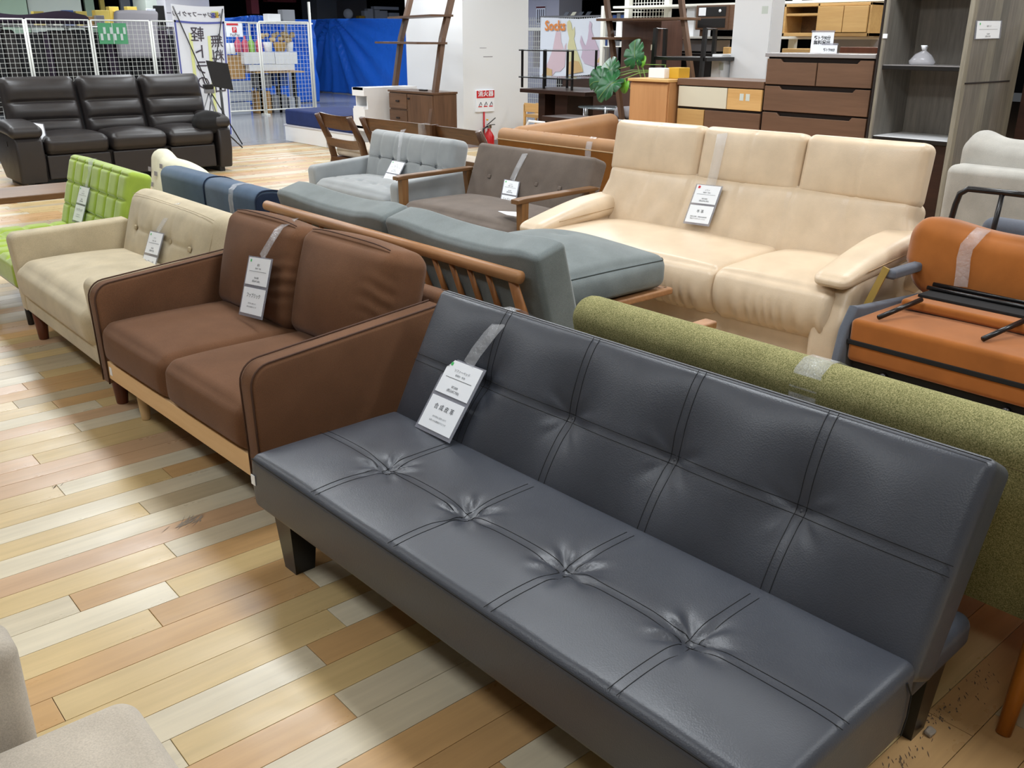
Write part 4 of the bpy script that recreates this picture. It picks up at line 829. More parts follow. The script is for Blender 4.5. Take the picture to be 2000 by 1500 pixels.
a0, a1 = atz(1920, 662, 0.43), atz(2010, 622, 0.48); V, F = tube([a0, a1], 0.010, 10); mk('folded_rod', V, F, 'black_tube', ru, True)
o = MB().box(ux+0.545, ux+0.553, 1.10, 1.32, 0.488, 0.512).build('plate', 'grey_plastic', ru)
hp = [atx(1850, 455, 4.12), atx(1866, 400, 4.12), atx(1875, 378, 4.12), atx(1892, 369, 4.12), atx(1960, 376, 4.12), atx(2040, 385, 4.12)]
V, F = tube([tuple(hp[0]-np.array([0, 0, 0.25]))]+hp, 0.013, 10); mk('rear_hoop', V, F, 'black_tube', ru, True)
V, F = tube([atx(1958, 378, 4.12), atx(1938, 458, 4.12), tuple(atx(1938, 458, 4.12)-np.array([0, 0, 0.25]))], 0.011, 10); mk('hoop_bar', V, F, 'black_tube', ru, True)
V, F = tube([tuple(hp[0]-np.array([0, 0, 0.25])), (ux+0.62, 1.74, 0.2)], 0.012, 8); mk('brace', V, F, 'black_tube', ru, True)
for x in (ux+0.1, ux+0.6):
    for y in (uy0+0.08, uy1-0.08): round_leg(x, y, 0.135, 0.014, 0.014, 'black_tube', ru)
rt = thing('clear_tape', 'twisted clear tape over the rust suede cushion', 'tape', (ux+0.6, 1.5, 0.6)); nb = np.array([-math.cos(R(8)), 0, math.sin(R(8))]); bpp = rfr(np.array([[0, 0, 0.125]]))[0]; tb = lambda px, py, l=0.0: _cut(px, py, bpp+nb*l, nb)
Vt, Ft = ribbon([tb(1922, 447, -0.10), tb(1912, 455, -0.03), tb(1903, 465, 0.0), tb(1888, 482, 0.0), tb(1882, 505, 0.0), tb(1880, 530, 0.0), tb(1876, 560, 0)], 0.055, (0, 1, 0.15)); mk('tape_strip', Vt, Ft, 'clear_tape', rt, True)
# grey armchair with a gold flat bar, squeezed in between
ga = thing('armchair', 'dark grey felt armchair with gold metal arm bar beside the cream sofa', 'armchair', (4.02, 1.72, 0))
g0, g1 = atz(1736, 524, 0.56), atz(1690, 606, 0.44); sd = np.array([0.0, 0.028, 0]); 
gx_ = 3.58; p0, p1 = atx(1732, 523, gx_), atx(1688, 606, gx_-0.03)
V, F = tube([p0, p1], 0.016, 4, flat=(1.3, 0.35)); mk('arm_bar', V, F, 'gold_metal', ga)
q0 = atx(1733, 527, gx_+0.02); MB().rb(gx_+0.0, gx_+0.66, q0[1]-0.045, q0[1]+0.005, q0[2]-0.035, q0[2]+0.005, 0.015, 3).build('armrest', 'blue_grey_felt', ga)
cushion('seat', (0.34, 0.34, 0.12), 0.04, (5, 5, 2), 'blue_grey_felt', ga, shift(gx_+0.82, 1.68, 0.34), puff(0.02)); cushion('backrest', (0.12, 0.3, 0.5), 0.05, (3, 6, 6), 'blue_grey_felt', ga, shift(gx_+0.98, 1.68, 0.42))
for x in (gx_+0.68, gx_+0.95):
    for y in (1.56, 1.82): round_leg(x, y, 0.3, 0.010, 0.012, 'gold_metal', ga)
# ------------------------------------------------------------------ light grey sofa at the far side
lg = thing('fabric_sofa', 'light grey linen sofa back with plump cushions before the grey bookcase', 'sofa', (5.3, 1.9, 0))
gxx = 4.95; gl = float(atx(1846, 330, gxx)[1])
cushion('back_body', (0.16, 1.6, 0.72), 0.045, (4, 20, 12), 'light_grey_linen', lg, shift(gxx+0.08, gl-0.8, 0.48), puff(0.012, 0, both=True), 5)
def f_lc(V, U): V = puff(0.04, 0, both=True)(V, U); V[:, 2] += 0.035*np.exp(-((U[:, 1]-0.72)/0.22)**2)*np.clip(U[:, 2], 0, 1)+wob(V, 0.012, 8, 9); return V
cl = float(atx(1876, 290, gxx+0.22)[1])
for k in range(2): cushion('back_cushion', (0.18, 0.70, 0.45), 0.08, (6, 30, 20), 'light_grey_linen', lg, shift(gxx+0.25, cl-0.36-0.72*k, 0.745), f_lc, 6)
cushion('seat_cushion', (0.55, 1.5, 0.2), 0.05, (6, 12, 3), 'light_grey_linen', lg, shift(gxx+0.5, gl-0.8, 0.40), puff(0.03))
for x in (gxx+0.08, gxx+0.7):
    for y in (gl-0.12, gl-1.45): round_leg(x, y, 0.13, 0.02, 0.024, 'pale_beech', lg)
# ------------------------------------------------------------------ beige sofa corner at the lower edge
nl = thing('fabric_sofa', 'oatmeal fabric sofa corner with arm and seat at the bottom edge of the aisle', 'sofa', (-0.1, 1.1, 0))
sx1 = 0.345; sy1 = float(atz(230, 1358, 0.40)[1])
cushion('seat_cushion', (0.75, 1.3, 0.15), 0.04, (20, 30, 3), 'oatmeal', nl, shift(sx1-0.375, sy1-0.65, 0.33), puff(0.012, p=4), 6)
cushion('seat_base', (0.70, 1.3, 0.16), 0.02, (6, 10, 2), 'oatmeal', nl, shift(sx1-0.40, sy1-0.65, 0.18))
aw = atz(40, 1395, 0.42)
cushion('armrest', (0.62, 0.11, 0.42), 0.03, (8, 3, 6), 'oatmeal', nl, shift(float(aw[0])-0.31+0.02, float(aw[1])+0.055, 0.34), None, 5)
for x in (sx1-0.08, sx1-0.65): round_leg(x, sy1-0.1, 0.11, 0.018, 0.024, 'pale_beech', nl)
round_leg(sx1-0.08, sy1-1.2, 0.11, 0.018, 0.024, 'pale_beech', nl)
# ------------------------------------------------------------------ espresso leather recliner sofa
rc = thing('recliner_sofa', 'espresso leather three-seat recliner sofa before the mesh fence', 'sofa', (3.47, 10.75, 0))
X0, X1, YF = 2.33, 4.62, 10.30
sxs = [2.62, 3.28, 3.90, 4.44]; bxs = [2.46, 3.22, 3.90, 4.62]
def f_rs(sd):
    def f(V, U):
        V = puff(0.035, 2, p=2.5)(V, U); V[:, 1] -= 0.03*np.clip(-U[:, 1], 0, 1)*np.clip(1-(U[:, 2]-0.3)**2, 0, 1); V[:, 2] += wob(V, 0.01, 11, sd)*(U[:, 2] > 0.4); return V
    return f
def yl(base, deg):   # panel leaning back towards +y, front towards -y
    s, c = math.sin(R(deg)), math.cos(R(deg)); return frame(base, (1, 0, 0), (0, s, c), (0, -c, s))
def f_rb3(sd):
    def f(V, U):
        V = puff(0.03, 2, p=2.4)(V, U); t = U[:, 2] > 0.5; v = U[:, 1]
        V[:, 2] += t*(0.05*(np.exp(-((v-0.6)/0.32)**2)+0.75*np.exp(-((v+0.12)/0.22)**2)+0.9*np.exp(-((v+0.68)/0.24)**2))-0.03*np.exp(-((v-0.17)/0.05)**2)-0.03*np.exp(-((v+0.40)/0.05)**2))*np.clip(1-U[:, 0]**6, 0, 1)
        V[:, 2] += wob(V, 0.012, 12, sd)*t; return V
    return f
for i in range(3):
    xc, wd = (sxs[i]+sxs[i+1])/2, sxs[i+1]-sxs[i]-0.03
    cushion('seat_cushion', (wd, 0.62, 0.19), 0.06, (20, 20, 5), 'espresso_leather', rc, shift(xc, YF+0.33, 0.40), f_rs(i), 5)
    MB().rb(xc-wd/2, xc+wd/2, YF+0.03, YF+0.08, 0.07, 0.31, 0.012, 2).build('footrest_panel', 'espresso_leather', rc)
    xc = (bxs[i]+bxs[i+1])/2; wd = bxs[i+1]-bxs[i]-0.015; fr = yl((xc, YF+0.62, 0.40), 15); cushion('back_cushion', (wd, 0.67, 0.18), 0.075, (24, 44, 5), 'espresso_leather', rc, lambda P: fr(P+np.array([0, 0.335, 0])), f_rb3(i+5), 5)
MB().box(sxs[0], sxs[3], YF+0.09, YF+0.85, 0.06, 0.32).build('base', 'black_cloth', rc)
for x0, x1 in ((X0, sxs[0]-0.005), (sxs[3]+0.005, X1)):
    prof = [(YF+0.03, 0.05), (YF-0.01, 0.25), (YF+0.0, 0.46), (YF+0.06, 0.52), (YF+0.8, 0.55), (YF+0.9, 0.30), (YF+0.62, 0.05)]
    prism('arm_side', prof, 'x', x0+0.02, x1-0.0, 'espresso_leather', rc, 0.03, 3)
    cushion('arm_pad', (x1-x0+0.03, 0.62, 0.12), 0.055, (6, 16, 3), 'espresso_leather', rc, lambda P: np.stack([P[:, 0]+(x0+x1)/2, P[:, 1]+YF+0.30, P[:, 2]+0.575+0.04*P[:, 1]-0.08*np.clip(-P[:, 1]-0.1, 0, 1)], 1), puff(0.015), 5)
MB().box(X0+0.015, X0+0.021, YF+0.30, YF+0.33, 0.40, 0.45).build('recline_lever', 'black_plastic', rc)
for x in (2.45, 3.5, 4.5): MB().box(x-0.03, x+0.03, YF+0.06, YF+0.7, 0.0, 0.06).build('foot', 'black_plastic', rc)
tp0 = [atx(52, 238, 2.6), atx(84, 242, 2.6), atx(91, 274, 2.6), atx(80, 272, 2.6)]
n_ = np.array([0, -1, 0.0]); price_tag('white price card standing on the recliner seat beside its arm', aty(53, 238, YF+0.2), aty(85, 242, YF+0.2), aty(62, 276, YF+0.14), [], [], None, detail=False)
def f_pil(V, U): V = puff(0.05, 2, both=True)(V, U); return V
tag(cushion('throw_cushion', (0.34, 0.2, 0.16), 0.07, (8, 6, 4), 'black_felt', None, shift(4.40, 10.40, 0.545), f_pil, 5), 'soft black cushion against the recliner arm', 'cushion')
# low brown table whose edge crosses the aisle
lt = thing('low_table', 'low brown wooden table whose long edge crosses the aisle at far end', 'table', (1.5, 7.6, 0))
MB().rb(0.75, 2.25, 7.42, 7.95, 0.315, 0.362, 0.008, 2).build('table_top', 'stair_wood', lt)
for x in (0.82, 2.18):
    for y in (7.49, 7.88): MB().box(x-0.03, x+0.03, y-0.03, y+0.03, 0, 0.316).build('leg', 'dark_gap', lt)
# ------------------------------------------------------------------ white mesh fence
FY, FH = 17.6, 1.72
def mesh_fence(xa, xb, z0, z1, label, y=FY, cell=0.075, group='white mesh fence panels'):
    t = thing('mesh_fence', label, 'fence panel', ((xa+xb)/2, y, 0), 0, group)
    for x in (xa, xb): V, F = tube([(x, y, 0.0), (x, y, z1)], 0.017, 8); mk('post', V, F, 'white_paint', t, True)
    for z in (z0, z1): V, F = tube([(xa, y, z), (xb, y, z)], 0.014, 8); mk('rail', V, F, 'white_paint', t, True)
    g = MB(); n = int((xb-xa)/cell); k = int((z1-z0)/cell)
    for i in range(1, n): x = xa+(xb-xa)*i/n; g.tube([(x, y, z0), (x, y, z1)], 0.0032, 4)
    for j in range(1, k): z = z0+(z1-z0)*j/k; g.tube([(xa, y+0.006, z), (xb, y+0.006, z)], 0.0032, 4)
    o = g.build('wire_grid', 'white_paint', t); o['kind'] = 'stuff'
    for x in (xa, xb): MB().box(x-0.018, x+0.018, y-0.12, y+0.12, 0, 0.03).build('foot', 'white_paint', t)
    return t
fx = [float(aty(p, 45, FY)[0]) for p in (48, 175, 293)]; stp = (fx[2]-fx[0])/2
xs = [fx[0]-stp]+fx+[fx[2]+stp]; mx = float(aty(504, 45, FY)[0]); cxn = float(aty(601, 45, FY)[0])
names = ['mesh fence panel at the far left end behind the recliner', 'mesh fence panel before dark clothes, second from the left end', 'mesh fence panel holding the green poster', 'mesh fence panel half hidden by the white banner']
for i in range(4): mesh_fence(xs[i]+0.02, xs[i+1]-0.02, 0.12, FH, names[i])
mesh_fence(xs[4]+0.03, mx-0.02, 0.10, FH, 'mesh fence panel with the red logo sign'); mesh_fence(mx+0.02, cxn, 0.10, FH+0.02, 'mesh fence panel before the white drawers and dried flowers')
po = thing('fence_post', 'tall white corner post at the end of the mesh fence', 'post', (cxn, FY, 0)); V, F = tube([(cxn+0.05, FY, 0), (cxn+0.05, FY, 2.12)], 0.026, 10); mk('pole', V, F, 'white_paint', po, True); MB().box(cxn+0.03, cxn+0.14, FY-0.15, FY+0.15, 0, 0.04).build('foot', 'white_paint', po)
def sheet(name, label, cat, px0, py0, px1, py1, y, m, t=0.01):
    a, b = aty(px0, (py0+py1)/2, y), aty(px1, (py0+py1)/2, y); zc = (px0+px1)/2; z1, z0 = aty(zc, py0, y)[2], aty(zc, py1, y)[2]
    th = thing(name, label, cat, ((a[0]+b[0])/2, y, z0)); p = MB().box(a[0], b[0], y-t, y, z0, z1).build('panel', m, th); th['dims'] = [float(a[0]), float(b[0]), float(z0), float(z1)]
    return th, p, (a[0], b[0], z0, z1)
th, p, (a, b, z0, z1) = sheet('poster', 'green poster with white paper tags hung on the mesh fence', 'poster', 192, 45, 248, 86, FY-0.03, 'green_paper')
for i in range(8):
    x = a+(b-a)*(0.06+0.115*i); zz = z0+(z1-z0)*(0.18+0.3*(i % 2)); MB().box(x, x+(b-a)*0.085, FY-0.047, FY-0.041, zz, zz+(z1-z0)*0.32).build('tag', 'pale_board', p)
MB().box((a+b)/2-0.005, (a+b)/2+0.005, FY-0.046, FY-0.041, z0, z1).build('fold_line', 'pale_board', p)
th, p, (a, b, z0, z1) = sheet('sign', 'white payment sign with red logo on the mesh fence', 'sign', 441, 45, 473, 72, FY-0.03, 'paper')
MB().box(a+0.05*(b-a), b-0.25*(b-a), FY-0.047, FY-0.041, z1-0.16*(z1-z0), z1-0.03*(z1-z0)).build('red_band', 'ink_red', p)
xm, zm = (a+b)/2, z0+0.5*(z1-z0); MB().rb(xm-0.045, xm+0.045, FY-0.049, FY-0.041, zm-0.045, zm+0.05, 0.003).build('logo_tile', 'ink_red', p)
letters('lettering', 'P', 0.10, 'paper', p, (xm, FY-0.05, zm), (1, 0, 0), (0, 0, 1)); letters('lettering', 'PayPay', 0.07, 'ink_dark', p, (xm, FY-0.045, z0+0.14*(z1-z0)), (1, 0, 0), (0, 0, 1))
# ------------------------------------------------------------------ white banner seen from behind, music stand, tripod
BYY = 13.2
bn_ = thing('banner_stand', 'white free-standing banner with mirrored lettering seen from behind', 'banner', tuple(aty(400, 225, BYY)[:2])+(0.0,))
def bpt(u, v, l=0.0):   # u, v on the banner sheet, 0..1 from its top left corner
    tl_, tr_, br_, bl_ = [aty(*q, BYY) for q in ((333, 7), (437, 12), (454, 262), (367, 270))]
    p = (1-v)*((1-u)*tl_+u*tr_)+v*((1-u)*bl_+u*br_); p = p+np.array([0, -0.03*math.sin(math.pi*u)*0-l, -0.02*math.sin(math.pi*u)*(1-v)]); return p
def bquad(name, u0, v0, u1, v1, l, m, parent, nu=6, t=0.003):
    V, F = [], []
    for s in (0, 1):
        for j in range(nu+1):
            for v in (v0, v1): V.append(bpt(u0+(u1-u0)*j/nu, v, l+s*t))
    for s in (0, 1):
        for j in range(nu): k = s*(2*nu+2)+2*j; F.append((k, k+1, k+3, k+2) if s == 0 else (k, k+2, k+3, k+1))
    return mk(name, V, F, m, parent)
sh = bquad('cloth', 0, 0, 1, 1, 0, 'banner_cloth', bn_)
for (u0, v0, u1, v1) in ((0.02, 0.115, 0.98, 0.13), (0.02, 0.115, 0.05, 1), (0.95, 0.115, 0.98, 1)): bquad('blue_border', u0, v0, u1, v1, 0.006, 'ink_blue', sh)
for (u0, v0, u1, v1) in ((0.27, 0.2, 0.33, 0.85), (0.63, 0.22, 0.69, 0.85)): bquad('yellow_band', u0, v0, u1, v1, 0.005, 'ink_yellow', sh)
def bl_text(s, u, v, size): letters('lettering', s, size, 'ink_dark', sh, bpt(u, v, 0.012), bpt(u+0.1, v)-bpt(u, v), bpt(u, v-0.05)-bpt(u, v), mirror=True, bold=0.005)
for s, v in (('軽', 0.215), ('ト', 0.345), ('ラ', 0.465), ('の', 0.58)): bl_text(s, 0.43 if s == '軽' else 0.46, v, 0.205)
for s, v in (('無', 0.265), ('料', 0.385), ('貸', 0.50), ('出', 0.615)): bl_text(s, 0.80, v, 0.19)
letters('lettering', 'トレジャーファクトリー', 0.072, 'ink_dark', sh, bpt(0.42, 0.062, 0.012), bpt(0.5, 0.062)-bpt(0.42, 0.062), (0, 0, 1), mirror=True, bold=0.02)
for q, m in (((0.74, 0.045, 0.81, 0.085), 'ink_blue'), ((0.81, 0.045, 0.88, 0.085), 'mustard'), ((0.745, 0.035, 0.875, 0.047), 'ink_yellow')): bquad('logo_cube', *q, 0.008, m, sh)
letters('lettering', 'T', 0.05, 'ink_green', sh, bpt(0.845, 0.064, 0.015), bpt(0.9, 0.064)-bpt(0.8, 0.064), (0, 0, 1), mirror=True)
hub = bpt(0.55, 0.66, 0.10)
for u, v in ((0.03, 0.015), (0.97, 0.02)): V, F = tube([bpt(u, v, 0.01), hub], 0.008, 8); mk('pole', V, F, 'black_tube', bn_, True)
for dx in (-0.3, 0.25): V, F = tube([hub, (hub[0]+dx, hub[1]-0.3, 0.01)], 0.009, 8); mk('foot_pole', V, F, 'black_tube', bn_, True)
ms = thing('music_stand', 'black music stand with tilted desk in front of the white banner', 'music stand', tuple(aty(440, 262, 12.3)[:2])+(0,))
q = [aty(*p, 12.3) for p in ((403, 118), (445, 124), (456, 176), (417, 169))]; q2 = [v+np.array([0, 0.02, 0]) for v in q]
mk('desk', q+q2, [(0, 1, 2, 3), (7, 6, 5, 4), (0, 4, 5, 1), (1, 5, 6, 2), (2, 6, 7, 3), (3, 7, 4, 0)], 'black_plastic', ms); pc = (q[0]+q[2])/2+np.array([0, 0.03, 0])
V, F = tube([pc, (pc[0]+0.01, pc[1]+0.02, 0.3), (pc[0]+0.01, pc[1]+0.02, 0.06)], 0.018, 10); mk('pole', V, F, 'black_tube', ms, True)
for a in (0.3, 2.4, 4.5): V, F = tube([(pc[0], pc[1], 0.25), (pc[0]+0.28*math.cos(a), pc[1]+0.28*math.sin(a), 0.01)], 0.01, 6); mk('leg', V, F, 'black_tube', ms, True)
c = aty(407, 172, 12.75); tpd = thing('tripod', 'small grey tripod beside the black music stand', 'tripod', (c[0], c[1], 0))
MB().rb(c[0]-0.065, c[0]+0.065, c[1]-0.04, c[1]+0.04, c[2]-0.01, c[2]+0.05, 0.01, 2).build('head', 'black_plastic', tpd); MB().rb(c[0]-0.06, c[0]+0.075, c[1]-0.03, c[1]+0.03, c[2]-0.07, c[2]-0.012, 0.01).build('bracket', 'grey_plastic', tpd)
for a in (0.5, 2.6, 4.7): V, F = tube([(c[0], c[1], c[2]-0.06), (c[0]+0.3*math.cos(a), c[1]+0.3*math.sin(a), 0.01)], 0.009, 6); mk('leg', V, F, 'grey_plastic', tpd, True)
# ------------------------------------------------------------------ clutter behind the fence
def pbox(name, label, cat, px0, py0, px1, py1, y, depth, m, group=None, floor=False, r=0.006, zz=None):
    a, b = aty(px0, (py0+py1)/2, y)[0], aty(px1, (py0+py1)/2, y)[0]; xm = (px0+px1)/2; z1, z0 = float(aty(xm, py0, y)[2]), float(aty(xm, py1, y)[2])
    if floor: z0 = 0.0
    if zz is not None: z0 = zz
    return tag(MB().rb(a, b, y, y+depth, max(z0, 0), z1, r, 1).build(name, m), label, cat, group)
dk = thing('clothes_rack', 'dark clothes hanging close together behind the mesh fence', 'clothes rack', (5.2, 18.6, 0))
V, F = tube([(3.0, 18.6, 1.62), (7.9, 18.6, 1.62)], 0.015, 8); mk('rail', V, F, 'chrome', dk, True)
for x in (3.0, 7.9): V, F = tube([(x, 18.6, 0), (x, 18.6, 1.62)], 0.015, 8); mk('post', V, F, 'chrome', dk, True)
g = random.Random(3); x = 3.05
while x < 7.85:
    wd = g.uniform(0.12, 0.22); m = g.choice(['black_felt', 'black_felt', 'dark_purple', 'black_cloth', 'black_felt', 'burgundy' if x > 7.2 else 'black_felt'])
    cushion('garment', (wd, 0.5, g.uniform(1.25, 1.45)), 0.05, (2, 4, 6), m, dk, shift(x+wd/2, 18.62, 0.86), lambda V, U: V*np.array([1, 1, 1])*np.stack([1+0*U[:, 2], 1-0.35*np.clip(U[:, 2], 0, 1)**2, 1+0*U[:, 2]], 1), 2); x += wd+0.012
hp = thing('cloth_heap', 'dark purple cloth heaped along the top of the fence', 'cloth', (4.4, 18.35, 1.6))
V, F, U = rbox((1.75, 0.3, 0.16), 0.07, (30, 4, 3), 4, raw=True); a = aty(72, 40, 18.3); V[:, 2] += np.clip(U[:, 2], 0, 1)*(0.05*np.exp(-((U[:, 0]-0.6)/0.3)**2)+0.02*np.sin(U[:, 0]*5)); mk('cloth', V+np.array([a[0], 18.4, FH+0.02]), F, 'dark_purple', hp, True)
gc = thing('cloth_heap', 'pale grey cloth slung over the rack beside the white banner', 'cloth', (7.5, 18.3, 1.2)); V, F, U = rbox((0.75, 0.16, 0.85), 0.06, (8, 3, 10), 3, raw=True); V += np.stack([wob(V, 0.06, 6, i) for i in range(3)], 1); a = aty(275, 62, 18.2); mk('cloth', V+np.array([a[0], 18.36, a[2]-0.05]), F, 'grey_cloth', gc, True)
sf = thing('display_shelf', 'long white display shelf carrying small boxes above the fence', 'shelf', (6, 21, 0))
MB().box(3.4, 9.2, 20.65, 21.5, 1.62, 1.66).build('board', 'white_paint', sf)
for x in (3.6, 6.2, 9.0): MB().box(x-0.03, x+0.03, 21.2, 21.3, 0, 1.62).build('post', 'white_paint', sf)
spec = [(66, 22, 86, 33, 'yellow_box', 'ochre carton on the display shelf nearest its left end'), (125, 20, 144, 34, 'blue_box', 'blue carton standing on the display shelf'), (148, 22, 170, 33, 'yellow_box', 'yellow carton between the blue carton and the orange stack'), (161, 32, 182, 43, 'cardboard', 'orange paper pack lying before the yellow cartons'), (186, 20, 214, 36, 'yellow_box', 'wide pale yellow carton in the middle of the display shelf'), (213, 13, 232, 22, 'yellow_box', 'yellow lidded carton on top of the others'), (228, 22, 244, 34, 'yellow_box', 'yellow carton left of the tall yellow one'), (249, 13, 268, 28, 'yellow_box', 'tall yellow carton with a label'), (267, 24, 283, 36, 'yellow_box', 'last yellow carton beside the cream pillar'), (92, 24, 106, 33, 'grey_cloth', 'grey box between the ochre and blue cartons')]
for px0, py0, px1, py1, m, lab in spec: pbox('carton', lab, 'carton', px0, py0, px1, py1, 20.9 if py1 > 30 else 21.1, 0.2, m, 'cartons on the display shelf', zz=1.661)
for i, (px, wd, m) in enumerate(((18, 16, 'grey_cloth'), (40, 18, 'white_paint'), (60, 10, 'grey_cloth'), (112, 12, 'white_paint'), (196, 16, 'grey_cloth'), (290, 22, 'blue_box'))): pbox('packet', ['grey packet at the left end of the shelf', 'white packet near the left end of the shelf', 'grey packet beside the ochre carton', 'white packet between grey box and blue carton', 'grey packet below the wide yellow carton', 'blue packet beside the cream pillar'][i], 'packet', px-wd/2, 30, px+wd/2, 42, 20.7, 0.15, m, 'packets on the display shelf', zz=1.661)
pbox('notice_board', 'large pale white notice board above the cartons', 'notice board', 52, -25, 157, 21, 23.5, 0.05, 'pale_board', floor=True); pbox('poster', 'pale green and pink poster beside the notice board', 'poster', -5, -25, 50, 16, 23.4, 0.03, 'pale_green', floor=True); pbox('poster', 'white card with red print beside the dark cloth', 'poster', 287, 17, 305, 40, 20.95, 0.03, 'paper', zz=1.661)
pbox('shirt', 'dark green garment hanging beside the cream pillar', 'clothes', 303, 11, 322, 38, 21.6, 0.1, 'black_felt', floor=True)
for i, (px0, px1, m, lab) in enumerate(((164, 182, 'pale_green', 'green shirt hanging in the dark beyond the cartons'), (194, 203, 'yellow_box', 'yellow shirt hanging in the dark beyond the cartons'), (234, 253, 'grey_plastic', 'grey blue shirt hanging in the dark beyond the cartons'), (254, 280, 'navy_fabric', 'navy shirt hanging in the dark beyond the cartons'))): pbox('shirt', lab, 'clothes', px0, -20, px1, 14 if i < 3 else 24, 24, 0.1, m, floor=True)
struct(pbox('pillar_cream', 'x', 'y', 284, -60, 336, 60, 22, 0.8, 'pale_board', floor=True)); 
pl = struct(pbox('pillar_lilac', 'x', 'y', 322, -60, 408, 60, 21.5, 0.9, 'lilac_wall', floor=True)) 
for o in list(COL.objects):
    if o.name.startswith('pillar_'):
        for k in ('label', 'category'):
            if k in o: del o[k]
# goods behind the right-hand fence panels
rk = thing('storage_rack', 'white storage rack behind the last mesh fence panel', 'rack', (9.2, 18.4, 0))
def rx_(px, z=1.0): return float(aty(px, 100, 18.1)[0])
def rz_(py, px=520): return float(aty(px, py, 18.1)[2])
MB().box(rx_(507), rx_(598), 17.75, 18.5, rz_(47), rz_(44)).build('top_board', 'white_paint', rk)
for x in (rx_(580), rx_(508)): V, F = tube([(x, 18.5, 0), (x, 18.5, rz_(45))], 0.02, 8); mk('post', V, F, 'white_paint', rk, True)
MB().box(rx_(484), rx_(578), 17.8, 18.4, rz_(142), rz_(139)).build('shelf_board', 'honey_oak', rk)
for px in (497, 535, 567): x = rx_(px); MB().box(x-0.03, x+0.03, 18.0, 18.1, 0, rz_(141)).build('leg', 'black_lacquer', rk)
def goods(name, lab, cat, px0, py0, px1, py1, m, y=17.85, d=0.3, grp=None): return pbox(name, lab, cat, px0, py0, px1, py1, y, d, m, grp)
dr = 'white drawer boxes on the rack'
goods('drawer_box', 'white drawer box at the left of the upper pair', 'box', 477, 102, 537, 125, 'white_melamine', grp=dr); goods('drawer_box', 'white drawer box at the right of the upper pair', 'box', 538, 102, 581, 125, 'white_melamine', grp=dr); goods('drawer_box', 'long low white box under the two drawer boxes', 'box', 487, 126, 576, 138, 'white_melamine', grp=dr)
def jar(lab, px, py0, py1, wpx, m, cat='bottle', name='bottle', neck=0.35):
    c0, c1 = aty(px, py1, 18.0), aty(px, py0, 18.0); r = abs(rx_(px+wpx/2)-rx_(px-wpx/2))/2; h = c1[2]-c0[2]
    V, F = lathe([(r*0.9, 0), (r, 0.05*h), (r, 0.6*h), (r*neck, 0.8*h), (r*neck, h)], 14); return tag(mk(name, V+c0, F, m, None, True), lab, cat)
for i, (px, m) in enumerate(((466, 'bottle_pink'), (480, 'bottle_pink'), (492, 'bottle_green'), (507, 'bottle_pink'))): jar(['pink bottle nearest the red logo sign', 'pink bottle beside the green one', 'pale green bottle between pink bottles', 'pink bottle behind the mesh fence post'][i], px, 70, 102, 12, m)
def vase(lab, px, wpx, m, n, sd):
    c0, c1 = aty(px, 101, 18.0), aty(px, 82, 18.0); r = abs(rx_(px+wpx/2)-rx_(px-wpx/2))/2; h = c1[2]-c0[2]
    t = thing('flower_vase', lab, 'vase', tuple(c0)); V, F = lathe([(r*0.7, 0), (r*0.95, 0.5*h), (r, h), (r*0.9, h)], 14); mk('vase', V+c0, F, m, t, True); gg = random.Random(sd)
    for k in range(n):
        V, F, U = rbox((0.09, 0.08, 0.08), 0.036, (1, 1, 1), 3, raw=True); mk('flower_head', V*(0.7+0.5*gg.random())+c1+np.array([gg.uniform(-1.2, 1.2)*r, gg.uniform(-0.5, 0.5)*r, gg.uniform(0.02, 0.16)]), F, 'dried_flower', t, True)
vase('small white vase of dried flowers behind the fence', 524, 16, 'white_melamine', 5, 1); vase('wicker vase packed with dried flowers behind the fence', 547, 22, 'wicker', 12, 2); vase('slim white vase of dried flowers behind the fence corner', 566, 14, 'white_melamine', 8, 3)
for i, (px0, py0, px1, py1, m, lab) in enumerate(((446, 108, 478, 155, 'cardboard', 'tall cardboard box behind the red logo sign'), (452, 158, 492, 178, 'clear_bin', 'clear plastic bin with pink contents, top of its stack'), (445, 180, 492, 198, 'clear_bin', 'clear plastic bin in the middle of the stack'), (446, 200, 490, 226, 'clear_bin', 'clear plastic bin at the bottom of the stack'), (502, 145, 530, 172, 'grey_plastic', 'grey storage crate under the rack shelf'), (505, 178, 530, 222, 'cardboard', 'brown carton on the floor under the rack'), (535, 185, 562, 222, 'grey_plastic', 'dark grey crate on the floor under the rack'), (566, 190, 588, 222, 'clear_bin', 'pale crate on the floor by the fence corner'), (538, 142, 562, 168, 'blue_box', 'blue bag under the rack shelf'))): goods('storage_box', lab, 'box', px0, py0, px1, py1, m, 18.0, 0.3)
pbox('storage_box', 'white carton lying tilted on top of the rack', 'box', 523, 27, 548, 38, 17.9, 0.2, 'white_melamine', zz=rz_(44)); pbox('speaker', 'silver and black speaker on top of the rack', 'speaker', 552, 19, 576, 40, 18.1, 0.2, 'grey_plastic', zz=rz_(44))
for i, (px, lab) in enumerate(((446, 'white flower pot by the banner edge'), (455, 'second white flower pot beside the pink bottles'))): jar(lab, px, 84, 106, 10, 'white_melamine', 'flower pot', 'flower_pot', 0.8)
